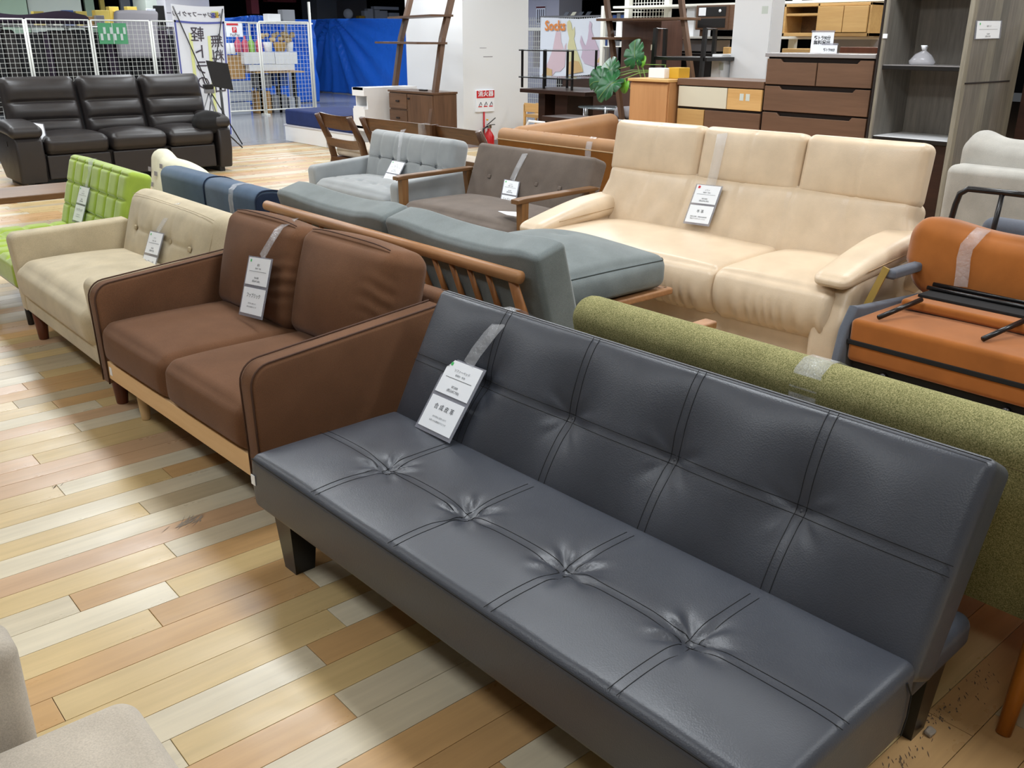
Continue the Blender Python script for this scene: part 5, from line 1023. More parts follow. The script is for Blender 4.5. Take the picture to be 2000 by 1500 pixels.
# ------------------------------------------------------------------ blue tarpaulins
def tarp(label, A, B, zt, peak, dips, seed, zb=0.02, n=90, m=46):
    A, B = np.array(A), np.array(B); L = np.linalg.norm(B-A); d = (B-A)/L; nn = np.array([d[1], -d[0]]); V = []; F = []
    for j in range(m+1):
        for i in range(n+1):
            s, t = i/n, j/m; top = zt(s); z = zb+(top-zb)*t; th = math.atan2((s-peak)*L, (zt(peak)+0.15-z)); rr = math.hypot((s-peak)*L, zt(peak)+0.15-z)
            k = 0.10*min(1, rr/0.5)*math.exp(-rr/1.9)*(math.sin(th*17+seed)+0.6*math.sin(th*29+seed*2))+0.02*math.sin(s*40+seed)*(1-t)*0.5+0.015*math.sin(13*s+9*t)
            p = A+d*s*L+nn*(k+0.05); V.append((p[0], p[1], z))
    for j in range(m):
        for i in range(n): a = j*(n+1)+i; F.append((a, a+1, a+n+2, a+n+1))
    o = mk('tarpaulin', V, F, 'blue_tarp', None, True); md = o.modifiers.new('thickness', 'SOLIDIFY'); md.thickness = 0.004; return tag(o, label, 'tarpaulin')
p1, p2 = atz(612, 178)[:2], atz(713, 187)[:2]; dd = p2-p1; tA = p1-dd*0.1; tB = p1+dd*2.75
zt0 = float(_cut(660, 36, (p1[0], p1[1], 0), unit((dd[1], -dd[0], 0)))[2])
tarp('large blue tarpaulin wall with folds fanning from its top peak', tA, tB, lambda s: zt0-0.10*abs(s-0.2)*1.0, 0.2, None, 1.0)
a, b = aty(430, 40, 20.4), aty(612, 40, 20.4); zp = float(aty(497, 30, 20.4)[2]); zl = float(aty(440, 36, 20.4)[2])
tarp('second blue tarpaulin rising to a peak behind the mesh fence', (a[0], 20.4), (b[0], 20.4), lambda s: zl+(zp-zl)*math.exp(-((s-0.36)/0.22)**2), 0.36, None, 2.5)
def far(px0, py0, px1, py1, m, name, lab, cat, y=27.0, d=0.3): return pbox(name, lab, cat, px0, py0, px1, py1, y, d, m)
struct(far(618, -60, 657, 60, 'grey_wall', 'pillar_grey', 'x', 'y', 28.0, 1.0)); o = COL.objects[-1]
struct(far(657, -60, 716, 60, 'grey_cloth', 'pillar_rear', 'x', 'y', 29.5, 1.0))  # second grey pillar, set farther back than the first
for o in list(COL.objects):
    if o.name.startswith('pillar_'):
        for k in ('label', 'category'):
            if k in o: del o[k]
MATS['grey_cloth2'] = MATS['grey_plastic']
far(490, -20, 505, 27, 'burgundy', 'curtain', 'dark red cloth hanging above the blue tarpaulin peak', 'cloth', 24); far(522, -20, 578, 4, 'burgundy', 'signboard', 'dark red sign board in the unlit shop', 'sign', 27)
tb_ = thing('goods_counter', 'pale counter behind the blue tarpaulin carrying appliances', 'counter', (16.5, 26.5, 0)); a, b = aty(640, 40, 26.5), aty(790, 40, 26.5); zc = float(aty(715, 40, 26.5)[2]); MB().box(a[0], b[0], 26.4, 27.1, 0, zc).build('body', 'grey_appliance', tb_)
fn = thing('desk_fan', 'round grey fan on the counter behind the tarpaulin', 'fan', tuple(aty(680, 38, 26.6))); c = aty(680, 27, 26.6)
V, F = lathe([(0.02, -0.05), (0.14, -0.06), (0.15, 0.0), (0.13, 0.05), (0.03, 0.06)], 24); V = V[:, [0, 2, 1]]*1.0; q = Matrix.Rotation(R(-35), 3, 'Z'); mk('fan_head', V@np.array(q).T+c, F, 'grey_appliance', fn, True); V, F = tube([c, (c[0]+0.02, c[1], zc)], 0.03, 8); mk('stem', V, F, 'grey_appliance', fn, True)
for i, (px0, py0, px1, py1) in enumerate(((702, 31, 714, 38), (712, 21, 719, 38), (719, 17, 729, 38), (733, 19, 742, 38), (742, 21, 757, 38), (731, 13, 779, 19), (760, 25, 780, 38))): far(px0, py0, px1, py1, 'grey_appliance' if i else 'mustard', 'appliance_box', ['cream lamp shade box on the counter by the fan', 'narrow white speaker left of the tall one', 'tall white speaker on the counter', 'white speaker right of the tall one', 'white printer on the counter', 'flat white shelf top over the counter goods', 'white appliance at the right end of the counter'][i], 'appliance', 26.5, 0.2)
# ------------------------------------------------------------------ navy mattress bed
bd = thing('bed', 'navy mattress on a white low bed base', 'bed', (7.1, 11.95, 0)); mh = float(atx(560, 214, 6.65)[2]); bh = float(atx(560, 244, 6.65)[2])
MB().rb(6.65, 7.65, 10.98, 12.93, 0.0, bh, 0.01, 2).build('base', 'white_melamine', bd)
MB().box(6.645, 6.652, 11.70, 11.706, 0.0, bh-0.01).build('joint', 'grey_cloth', bd); MB().rb(6.64, 7.66, 10.97, 12.94, bh-0.012, bh+0.008, 0.004).build('rim', 'lilac_wall', bd)
cushion('mattress', (0.98, 1.93, mh-bh), 0.03, (8, 14, 3), 'navy_mattress', bd, shift(7.15, 11.955, (mh+bh)/2+0.004), puff(0.01, p=6), 4)
# ------------------------------------------------------------------ white column with extinguisher
CX0, CY0 = 8.15, 10.5
struct(MB().box(CX0, CX0+1.19, CY0, CY0+1.35, 0, CEIL).build('column', 'white_wall')); COL.objects['column'].name = 'wall_column'
struct(MB().box(CX0-0.012, CX0+1.202, CY0-0.012, CY0+1.362, 0, 0.08).build('baseboard_column', 'grey_cloth'))
sg = thing('sign', 'red and white fire extinguisher sign on the white column', 'sign', tuple(aty(945, 218, CY0)))
a, b = aty(928, 190, CY0)[0], aty(963, 190, CY0)[0]; z1, zm, z0 = aty(945, 176, CY0)[2], aty(945, 191, CY0)[2], aty(945, 218, CY0)[2]
pb = MB().rb(a, b, CY0-0.03, CY0, z0, z1, 0.003).build('board', 'paper', sg); MB().box(a+0.003, b-0.003, CY0-0.034, CY0-0.03, zm, z1-0.003).build('red_field', 'ink_red', pb)
letters('lettering', '消火器', (z1-zm)*0.8, 'paper', pb, ((a+b)/2, CY0-0.036, (z1+zm)/2), (1, 0, 0), (0, 0, 1), width=(b-a)*0.86, bold=0.02)
for i in range(3):
    x = a+(b-a)*(0.2+0.3*i); MB().box(x-(b-a)*0.10, x+(b-a)*0.10, CY0-0.033, CY0-0.03, z0+0.35*(zm-z0), z0+0.42*(zm-z0)).build('pictogram', 'ink_red', pb); V, F = tube([(x-0.02, CY0-0.033, z0+0.45*(zm-z0)), (x+0.01, CY0-0.033, z0+0.7*(zm-z0)), (x+0.03, CY0-0.033, z0+0.5*(zm-z0))], 0.005, 5); mk('pictogram', V, F, 'ink_dark', pb)
V, F = tube([(a+(b-a)*0.45, CY0-0.015, z0), (a+(b-a)*0.45, CY0-0.015, 0.1)], 0.012, 8); mk('pole', V, F, 'ink_red', sg, True)
c = aty(955, 258, CY0-0.12); fe = thing('fire_extinguisher', 'red fire extinguisher standing at the foot of the white column', 'fire extinguisher', (c[0], c[1], 0)); zt = float(aty(955, 258, CY0-0.12)[2])
V, F = lathe([(0.07, 0), (0.075, 0.02), (0.075, zt-0.06), (0.05, zt-0.01), (0.025, zt+0.02), (0.025, zt+0.06)], 20); mk('cylinder', V+np.array([c[0], c[1], 0]), F, 'extinguisher_red', fe, True)
MB().rb(c[0]-0.03, c[0]+0.03, c[1]-0.03, c[1]+0.03, zt+0.05, zt+0.11, 0.01, 2).build('valve', 'chrome', fe)
for (dx, dz, m) in ((0.11, 0.19, 'black_plastic'), (0.10, 0.10, 'black_plastic')): V, F = tube([(c[0]-0.03, c[1], zt+0.10), (c[0]+dx, c[1]-0.01, zt+dz)], 0.012, 8, flat=(1, 0.5)); mk('lever', V, F, m, fe, True)
V, F = tube([(c[0]-0.03, c[1], zt+0.08), (c[0]-0.10, c[1], zt+0.05), (c[0]-0.12, c[1], zt-0.1), (c[0]-0.10, c[1], 0.1)], 0.012, 8); mk('hose', V, F, 'black_plastic', fe, True)
V, F = lathe([(0.012, 0), (0.018, 0.01), (0.012, 0.02)], 10); mk('pin_ring', V+np.array([c[0]-0.03, c[1], zt+0.16]), F, 'mustard', fe, True)
# scuff marks on the column
for i, (px0, py0, px1, py1) in enumerate(((937, 93, 950, 94), (944, 110, 962, 111.5))): sheet('wall_scuff', ['upper faint grey scuff on the white column', 'lower faint grey scuff on the white column'][i], 'scuff', px0, py0, px1, py1, CY0-0.001, 'grey_cloth', 0.001)
# ------------------------------------------------------------------ walnut cabinet, white shelf, ladder shelf
wc = thing('cabinet', 'walnut cabinet with two drawers and a door beside the white column', 'cabinet', (6.95, 9.78, 0)); wx, wy0, wy1, wh = 6.77, 9.32, 10.27, 0.84
MB().rb(wx+0.012, wx+0.36, wy0, wy1, 0.06, wh-0.025, 0.004).build('body', 'walnut_z', wc); MB().rb(wx-0.012, wx+0.37, wy0-0.01, wy1+0.01, wh-0.025, wh, 0.005, 2).build('top', 'walnut', wc)
for (z0, z1) in ((0.62, 0.80), (0.41, 0.60), (0.20, 0.39)):
    d = MB().rb(wx-0.006, wx+0.014, wy1-0.40, wy1-0.01, z0, z1, 0.003).build('drawer', 'walnut', wc); MB().rb(wx-0.02, wx-0.006, wy1-0.24, wy1-0.17, (z0+z1)/2-0.01, (z0+z1)/2+0.01, 0.004).build('knob', 'dark_gap', d)
d = MB().rb(wx-0.006, wx+0.014, wy0+0.01, wy1-0.415, 0.10, 0.80, 0.003).build('door', 'walnut_z', wc); MB().rb(wx-0.02, wx-0.006, wy1-0.47, wy1-0.43, 0.74, 0.76, 0.004).build('knob', 'dark_gap', d)
for y in (wy0+0.05, wy1-0.05):
    for x in (wx+0.05, wx+0.32): round_leg(x, y, 0.07, 0.018, 0.022, 'dark_gap', wc)
tag(MB().rb(wx+0.12, wx+0.17, wy0+0.33, wy0+0.46, wh+0.001, wh+0.018, 0.004).build('small_tray', 'black_plastic'), 'tiny black object lying on the walnut cabinet top', 'tray')
ws = thing('white_shelf', 'white open shelf unit beside the walnut cabinet', 'shelf', (6.9, 10.52, 0)); h = 0.86
for (x0, x1, z0, z1) in ((6.48, 7.3, h-0.03, h), (6.48, 7.3, 0.60, 0.63), (6.48, 7.3, 0.36, 0.39), (6.48, 7.3, 0.0, 0.06)): MB().box(x0, x1, 10.42, 10.66, z0, z1).build('shelf_board', 'white_melamine', ws)
MB().box(6.53, 7.3, 10.40, 10.42, 0, h).build('side_panel', 'white_melamine', ws); MB().box(6.53, 7.3, 10.66, 10.68, 0, h).build('side_panel', 'white_melamine', ws)
for z0, z1 in ((h-0.10, h), (0.33, 0.60)): MB().box(6.48, 6.53, 10.40, 10.68, z0, z1).build('end_panel', 'white_melamine', ws)
ls = thing('ladder_shelf', 'walnut ladder shelf leaning towards the white column', 'ladder shelf', (6.95, 9.6, 0)); f0, f1 = np.array([6.62, 9.30]), np.array([7.02, 10.76]); lv = np.array([0.36, 0.12]); 
def lp(f, z): b_ = min(1, max(0, (z-1.45)/0.6)); p = f+lv*z*0.75+np.array([0.12, 0.05])*b_; return (p[0], p[1], z)
for f in (f0, f1): V, F = tube([lp(f, z) for z in (0.0, 0.8, 1.45, 1.75, 2.05, 2.4)], 0.044, 4, flat=(1.0, 1.0)); mk('upright', V, F, 'walnut_z', ls)
e = unit(f1-f0); dpt = unit(np.array([e[1], -e[0]])); 
for zz, dp in ((1.395, 0.34), (1.705, 0.24)):
    a_, b_ = np.array(lp(f0, zz)[:2])-e*0.06, np.array(lp(f1, zz)[:2])+e*0.06; q = [a_+dpt*0.05, b_+dpt*0.05, b_-dpt*dp, a_-dpt*dp]
    mk('shelf_board', [(p[0], p[1], zz-0.012) for p in q]+[(p[0], p[1], zz+0.012) for p in q], [(3, 2, 1, 0), (4, 5, 6, 7), (0, 1, 5, 4), (1, 2, 6, 5), (2, 3, 7, 6), (3, 0, 4, 7)], 'walnut', ls)
# ------------------------------------------------------------------ dark wooden chair and bench, seen from behind
def wooden_seat(name, label, cat, x, y0, y1, zt, rails):
    t = thing(name, label, cat, (x+0.3, (y0+y1)/2, 0))
    for y in (y0+0.03, y1-0.03): V, F = tube([(x, y, zt), (x+0.12, y, 0.50), (x+0.17, y, 0.30), (x+0.06, y, 0.0)], [0.034, 0.044, 0.042, 0.026], 8, flat=(1.3, 0.7)); mk('rear_post', V, F, 'dark_bench_z', t, True)
    for z0, z1, dx in rails:
        V = []; F = []; n = 10
        for i in range(n+1):
            s = i/n; y = y0+0.04+(y1-y0-0.08)*s; bow = 0.03*math.sin(math.pi*s)
            for (z, xx) in ((z0, x+dx+0.02), (z1, x+dx-0.01)):
                sag = (0.02*(2*s-1)**2 if (y1-y0) < 1.2 else 0)
                for th_x in (0.0, 0.024): V.append((xx+bow+th_x, y, z+sag))
        for i in range(n):
            a = i*4
            for p, q in ((0, 1), (1, 3), (3, 2), (2, 0)): F.append((a+p, a+q, a+4+q, a+4+p))
        F += [(0, 2, 3, 1), (n*4, n*4+1, n*4+3, n*4+2)]; mk('back_rail', V, F, 'dark_bench', t)
    MB().rb(x+0.13, x+0.62, y0+0.02, y1-0.02, 0.27, 0.32, 0.006).build('seat_frame', 'dark_bench', t)
    cushion('seat_cushion', (0.46, y1-y0-0.12, 0.10), 0.035, (8, 12, 2), 'oatmeal', t, shift(x+0.40, (y0+y1)/2, 0.375), puff(0.03))
    for y in (y0+0.05, y1-0.05): round_leg(x+0.58, y, 0.28, 0.018, 0.024, 'dark_bench_z', t)
    return t
wooden_seat('lounge_chair', 'dark wooden lounge chair with two curved back rails, seen from behind', 'chair', 4.72, 7.83, 8.50, 0.74, ((0.60, 0.735, 0.03), (0.41, 0.50, 0.09)))
bc = wooden_seat('wooden_bench', 'long dark wooden bench with plain top rail, seen from behind', 'bench', 4.78, 5.93, 7.76, 0.745, ((0.625, 0.745, 0.03), (0.40, 0.47, 0.11)))
MB().box(4.79, 4.87, 6.62, 6.65, 0.615, 0.752).build('end_joint', 'dark_bench_z', bc)
tq = thing('clear_tape', 'clear tape around the wooden bench rail', 'tape', (4.79, 6.85, 0.7)); MB().box(4.80, 4.885, 6.78, 6.84, 0.622, 0.749).build('tape_strip', 'clear_tape', tq)
# ------------------------------------------------------------------ storage furniture along the far side, fronts towards the aisle
def xbox(name, m, parent, px0, py0, px1, py1, x, depth, r=0.004, z0=None, z1=None, lift=0.0):
    ym = (py0+py1)/2; a, b = float(atx(px0, ym, x)[1]), float(atx(px1, ym, x)[1]); xm = (px0+px1)/2
    Z1 = float(atx(xm, py0, x)[2]) if z1 is None else z1; Z0 = float(atx(xm, py1, x)[2]) if z0 is None else z0
    return MB().rb(x-lift, x+depth, min(a, b), max(a, b), max(Z0, 0), Z1, r).build(name, m, parent)
def fbox(name, m, parent, x0, x1, y0, y1, z0, z1, r=0.003): return MB().rb(x0, x1, y0, y1, z0, z1, r).build(name, m, parent)
oc = thing('cabinet', 'plain orange oak cabinet at the left end of the storage row', 'cabinet', (6.1, 5.16, 0))
fbox('body', 'light_oak_z', oc, 5.915, 6.33, 4.955, 5.365, 0.0, 1.13); fbox('door', 'light_oak_z', oc, 5.90, 5.915, 4.965, 5.36, 0.03, 1.115); fbox('top', 'light_oak', oc, 5.885, 6.34, 4.945, 5.38, 1.13, 1.152)
def card_box(lab, px0, py0, px1, py1, x, d, m, z0, cat='box', name='small_box'):
    a, b = float(atx(px0, py1, x)[1]), float(atx(px1, py1, x)[1]); z1 = float(atx((px0+px1)/2, py0, x)[2]); return tag(MB().rb(x, x+d, b, a, z0, z1, 0.004).build(name, m), lab, cat)
card_box('white speaker box on the orange oak cabinet', 1266, 133, 1297, 152, 6.02, 0.14, 'white_melamine', 1.153); card_box('mustard sided box on the orange oak cabinet', 1303, 132, 1325, 152, 6.08, 0.14, 'mustard', 1.153)
sbd = thing('sideboard', 'brown sideboard with cream, oak and walnut sliding doors', 'sideboard', (6.2, 4.53, 0)); sx = 6.0
fbox('body', 'dark_gap', sbd, sx+0.01, sx+0.42, 4.135, 4.93, 0.0, 1.12); fbox('top', 'walnut_brown', sbd, sx-0.012, sx+0.43, 4.13, 4.94, 1.112, 1.162)
zA = float(atx(1380, 212, sx)[2])
for n_, (y0, y1, z0, z1, m) in enumerate(((4.455, 4.925, zA+0.006, 1.105, 'cream_gloss'), (4.14, 4.448, zA+0.006, 1.105, 'light_oak'), (4.66, 4.925, 0.66, zA-0.012, 'honey_oak'), (4.14, 4.652, 0.66, zA-0.012, 'walnut_brown'), (4.455, 4.925, 0.36, 0.645, 'cream_gloss'), (4.14, 4.448, 0.36, 0.645, 'light_oak'), (4.14, 4.925, 0.06, 0.345, 'walnut_brown'))):
    d = fbox('door', m, sbd, sx-0.008, sx+0.012, y0, y1, z0, z1)
    if n_ == 1:
        for k in range(2): o = fbox('tape_residue', 'pale_board', d, sx-0.0092, sx-0.0082, 4.245+0.055*k, 4.28+0.055*k, zA+0.075, zA+0.125, 0.0003)
ch = thing('chest_of_drawers', 'walnut chest of drawers with grey top and scooped drawer grips', 'chest of drawers', (6.2, 3.71, 0))
fbox('body', 'dark_gap', ch, sx+0.012, sx+0.45, 3.285, 4.125, 0.0, 1.335); fbox('top', 'steel_top', ch, sx-0.015, sx+0.46, 3.28, 4.14, 1.335, 1.362)
def drawer(y0, y1, z0, z1, g0, g1):
    dz = 0.022; prof = [(y0, z0), (y1, z0), (y1, z1), (g1+0.02, z1), (g1, z1-dz), (g0, z1-dz), (g0-0.02, z1), (y0, z1)]
    if g0 <= y0: prof = [(y0, z0), (y1, z0), (y1, z1), (g1+0.02, z1), (g1, z1-dz), (y0, z1-dz)]
    if g1 >= y1: prof = [(y0, z0), (y1, z0), (y1, z1-dz), (g0, z1-dz), (g0-0.02, z1), (y0, z1)]
    prism('drawer', prof, 'x', sx-0.01, sx+0.012, 'walnut_brown', ch, 0.002, 1, False)
drawer(3.715, 4.12, 1.148, 1.322, 3.7, 3.99); drawer(3.29, 3.705, 1.148, 1.322, 3.41, 3.72)
zz = 1.136
for k in range(6): drawer(3.29, 4.12, zz-0.172, zz, 3.42, 3.98); zz -= 0.184
def standing_card(lab, px0, py0, px1, py1, x, lines, z0):
    a, b = float(atx(px0, py1, x)[1]), float(atx(px1, py1, x)[1]); z1 = float(atx((px0+px1)/2, py0, x)[2]); t = thing('standing_sign', lab, 'sign', (x, (a+b)/2, z0))
    p = MB().rb(x, x+0.004, b, a, z0, z1, 0.001).build('card', 'paper', t); MB().box(x+0.004, x+0.05, b+0.01, a-0.01, z0, z0+0.006).build('foot', 'clear_sleeve', t); MB().box(x-0.001, x+0.005, b-0.004, a+0.004, z1, z1+0.012).build('holder_edge', 'clear_sleeve', t)
    for s, fy, size in lines: letters('lettering', s, size, 'ink', p, (x-0.0006, (a+b)/2, z0+(z1-z0)*fy), (0, -1, 0), (0, 0, 1), width=(a-b)*0.74, bold=0.02)
standing_card('white sign about truck lending standing on the walnut chest', 1582, 63, 1625, 101, 6.12, (('軽トラ90分', 0.72, 0.03), ('無料貸出', 0.5, 0.03)), 1.363); standing_card('small white card in front of the truck lending sign', 1604, 88, 1634, 102, 6.05, (('軽トラ90分', 0.4, 0.022),), 1.363)
# grey bookcase
bkc = thing('bookcase', 'tall weathered grey bookcase with open shelves at the right', 'bookcase', (6.6, 3.1, 0)); kx, kd, kh = 5.95, 0.80, 2.05; ky0, ky1 = float(atx(1886, 60, 5.95)[1]), float(atx(1732, 60, 5.95)[1])
fbox('side_panel', 'driftwood', bkc, kx, kx+kd, ky0-0.03, ky0, 0, kh); fbox('side_panel', 'driftwood', bkc, kx, kx+kd, ky1, ky1+0.03, 0, kh); fbox('edge_strip', 'dark_gap', bkc, kx-0.004, kx+kd, ky1+0.03, ky1+0.045, 0, kh)
fbox('back_panel', 'driftwood', bkc, kx+0.40, kx+0.42, ky0, ky1, 0, kh)
zs = [float(atx(1795, 128, kx)[2]), float(atx(1775, 270, kx)[2])]
for z in (zs[0], zs[1], 1.80): s_ = fbox('shelf_board', 'white_melamine' if z < 1.2 else 'steel_top', bkc, kx+0.01, kx+0.40, ky0, ky1, z-0.006, z); fbox('shelf_edge', 'black_lacquer', s_, kx+0.004, kx+0.02, ky0, ky1, z-0.03, z-0.004)
fbox('lower_panel', 'espresso_wood', bkc, kx+0.03, kx+0.05, ky0, ky1, 0.0, zs[1]-0.03)
a, b = aty(1884, 163, ky0-0.03), aty(1970, 165, ky0-0.03); fbox('joint_line', 'dark_gap', bkc, float(a[0]), float(b[0]), ky0-0.033, ky0-0.029, float(a[2])-0.006, float(a[2])+0.004, 0.001)
cl_ = fbox('clip', 'paper', bkc, kx-0.006, kx+0.002, ky1-0.01, ky1+0.02, float(atx(1724, 75, kx)[2]), float(atx(1724, 66, kx)[2]), 0.001)
yy = ky0-0.032; q = lambda px, py: aty(px, py, yy)
price_tag('white price card on the grey bookcase side panel', q(1906, 40), q(1957, 40), q(1902, 77), [(0.12, 0.16, 0.012, '#', 'ink_green'), (0.5, 0.3, 0.012, '本棚 ラック', 'ink'), (0.5, 0.47, 0.001, '-', 'ink'), (0.5, 0.74, 0.012, '¥12,000', 'ink'), (0.5, 0.88, 0.012, '(税込¥13,200)', 'ink')], [], None)
c = atz(1838, 126, zs[0]); bg = thing('plastic_bag', 'knotted clear plastic bag on the bookcase shelf', 'bag', (kx+0.12, float(c[1]), zs[0]))
V, F = lathe([(0.01, 0.0), (0.075, 0.0), (0.08, 0.02), (0.05, 0.06), (0.012, 0.085), (0.018, 0.105), (0.022, 0.11)], 18); V = V+0.012*np.stack([wob(V, 1, 50, i) for i in range(3)], 1)*np.clip(V[:, 2:3]*30, 0, 1); mk('film', V+np.array([kx+0.12, float(c[1]), zs[0]+0.003]), F, 'bag_film', bg, True)
V, F = lathe([(0.01, 0), (0.014, 0.012), (0.02, 0.03)], 10); mk('knot', V+np.array([kx+0.12, float(c[1]), zs[0]+0.09]), F, 'paper', bg, True)
tag(MB().rb(6.80, 7.3, 1.9, ky0-0.06, 0, 1.62, 0.005).build('wardrobe', 'espresso_wood'), 'dark brown wardrobe panel just right of the grey bookcase', 'wardrobe')
# tall white cabinets
wt = thing('cabinet', 'tall plain white cabinet behind the sideboard', 'cabinet', (7.3, 5.0, 0)); y0, y1 = float(atx(1502, 80, 7.0)[1]), float(atx(1428, 80, 7.0)[1]); dx = float(aty(1528, 60, y0)[0])
fbox('body', 'white_melamine', wt, 7.01, dx, y0, y1, 0, 2.1); fbox('door', 'white_melamine', wt, 7.0, 7.012, y0+0.004, y1-0.012, 0.02, 2.09); xbox('notice', 'pale_board', wt, 1488, 12, 1500, 27, 6.999, 0.001, 0.0003)
wty = y1
w2 = thing('cabinet', 'lower white cabinet beside the tall white one', 'cabinet', (6.95, 5.4, 0)); y0, y1 = max(float(atx(1434, 130, 6.9)[1]), wty+0.003), float(atx(1388, 130, 6.9)[1]); h = float(atx(1410, 106, 6.9)[2])
fbox('body', 'white_melamine', w2, 6.91, 7.3, y0+0.004, y1, 0, h); fbox('door', 'white_melamine', w2, 6.90, 6.912, y0+0.008, y1-0.01, 0.02, h-0.01); xbox('notice', 'pale_board', w2, 1404, 122, 1413, 137, 6.899, 0.001, 0.0003)
# honey oak wall cabinet on a cream rack
rkk = thing('store_rack', 'cream metal shop rack behind the walnut chest', 'rack', (8.4, 4.9, 0))
for py in (3, 74): 
    a, b = atx(1200, py, 8.3), atx(1740, py, 8.3); fbox('rail', 'white_paint', rkk, 8.28, 8.75, float(b[1]), float(a[1]), float(atx(1600, py, 8.3)[2])-0.012, float(atx(1600, py, 8.3)[2])+0.012)
for px in (1225, 1302, 1552, 1700): y = float(atx(px, 40, 8.7)[1]); fbox('post', 'white_paint', rkk, 8.68, 8.74, y-0.035, y+0.035, 0, 2.6)
zsh = float(atx(1600, 74, 8.3)[2])+0.012
gq = MB(); y0, y1 = float(atx(1298, 30, 8.76)[1]), float(atx(1228, 30, 8.76)[1])
for i in range(13): y = y0+(y1-y0)*i/12; gq.tube([(8.77, y, 1.45), (8.77, y, 2.4)], 0.004, 4)
for i in range(20): z = 1.45+0.05*i; gq.tube([(8.772, y0, z), (8.772, y1, z)], 0.004, 4)
o = gq.build('wire_grid', 'white_paint', rkk); o['kind'] = 'stuff'
ho = thing('wall_cabinet', 'honey oak cabinet with two doors and open shelves above the chest', 'cabinet', (8.2, 4.4, 1.5)); hx = 8.05
y0, y1 = float(atx(1700, 40, hx)[1]), float(atx(1530, 40, hx)[1]); ysp = float(atx(1597, 40, hx)[1]); z0, z1 = zsh+0.001, float(atx(1620, 6, hx)[2])
fbox('bottom', 'honey_oak', ho, hx, hx+0.3, y0, y1, z0, z0+0.03); fbox('top', 'honey_oak', ho, hx, hx+0.3, y0, y1, z1-0.025, z1); fbox('side', 'honey_oak', ho, hx, hx+0.3, y0, y0+0.02, z0, z1); fbox('side', 'honey_oak', ho, hx, hx+0.3, y1-0.02, y1, z0, z1); fbox('divider', 'honey_oak', ho, hx, hx+0.3, ysp-0.01, ysp+0.01, z0, z1); fbox('back', 'stair_wood', ho, hx+0.28, hx+0.3, y0, y1, z0, z1)
fbox('shelf_board', 'honey_oak', ho, hx+0.01, hx+0.28, ysp, y1-0.02, z0+0.63*(z1-z0), z0+0.63*(z1-z0)+0.022); ymd = (y0+ysp)/2
for q0, q1 in ((y0+0.024, ymd-0.003), (ymd+0.003, ysp-0.014)): fbox('door', 'honey_oak', ho, hx-0.014, hx+0.004, q0, q1, z0+0.034, z1-0.028)
tvc = thing('tv_cabinet', 'walnut box cabinet with dark glass front on the cream rack', 'cabinet', (8.3, 6.2, 1.5)); vx_ = 8.1; y0, y1 = float(atx(1422, 40, vx_)[1]), float(atx(1359, 40, vx_)[1]); z0, z1 = float(atx(1390, 58, vx_)[2]), float(atx(1390, 10, vx_)[2])
fbox('body', 'walnut_brown', tvc, vx_+0.01, vx_+0.5, y0-0.15, y1, z0, z1); fbox('front_frame', 'walnut', tvc, vx_-0.004, vx_+0.012, y0, y1, z0, z1)
for k, (u0, u1) in enumerate(((0.08, 0.46), (0.54, 0.93))): d = fbox('glass_panel', 'black_lacquer', tvc, vx_-0.008, vx_-0.002, y0+0.03, y1-0.03, z0+u0*(z1-z0), z0+u1*(z1-z0))
fbox('price_card', 'paper', tvc, vx_-0.012, vx_-0.008, y1-0.13, y1-0.04, z0+0.57*(z1-z0), z0+0.9*(z1-z0)); V, F = lathe([(0.012, 0), (0.016, 0.004), (0.012, 0.008)], 14); mk('round_sticker', V[:, [2, 0, 1]]*np.array([-1, 1, 1])+np.array([vx_-0.009, y0+0.10, z0+0.76*(z1-z0)]), F, 'paper', tvc, True)
for y in (y0-0.1, y1-0.04): fbox('leg', 'walnut_brown', tvc, vx_+0.05, vx_+0.09, y-0.02, y+0.02, zsh, z0+0.005)
def rackbox(lab, px0, py0, px1, py1, x, m, cat='box', name='storage_box', z0=None): o = xbox(name, m, None, px0, py0, px1, py1, x, 0.3, 0.005, z0=z0); return tag(o, lab, cat)
rackbox('white lidded storage box on the cream rack', 1290, 43, 1333, 72, 8.35, 'white_melamine', z0=zsh); rackbox('white poster with small red print beside the leaning upright', 1340, 9, 1356, 64, 8.4, 'paper', 'poster', 'poster', z0=zsh)
rackbox('narrow white box at the left end of the cream rack', 1203, 42, 1213, 70, 8.35, 'white_melamine', z0=zsh); rackbox('pale folded cloth under the cream rack shelf', 1303, 78, 1392, 100, 8.4, 'grey_cloth', 'cloth', 'folded_cloth'); rackbox('orange wooden crate under the cream rack', 1412, 92, 1424, 106, 8.0, 'honey_oak', 'crate', 'crate')
rackbox('black television cabinet in the shade behind the frame stand', 1284, 104, 1395, 160, 8.0, 'black_lacquer', 'cabinet', 'tv_cabinet', z0=0.0); rackbox('reddish brown cabinet top showing behind the chest', 1640, 92, 1712, 104, 7.2, 'red_leg', 'cabinet', 'low_cabinet', z0=0.0); rackbox('honey oak shelf unit top behind the standing sign', 1527, 95, 1580, 104, 7.4, 'honey_oak', 'shelf', 'tall_shelf', z0=0.0); rackbox('grey and cream curved cloth on the rack', 1625, 74, 1700, 92, 8.62, 'grey_cloth', 'cloth', 'folded_cloth', z0=0.9)
for k in ('tray', 'ledge'): pass
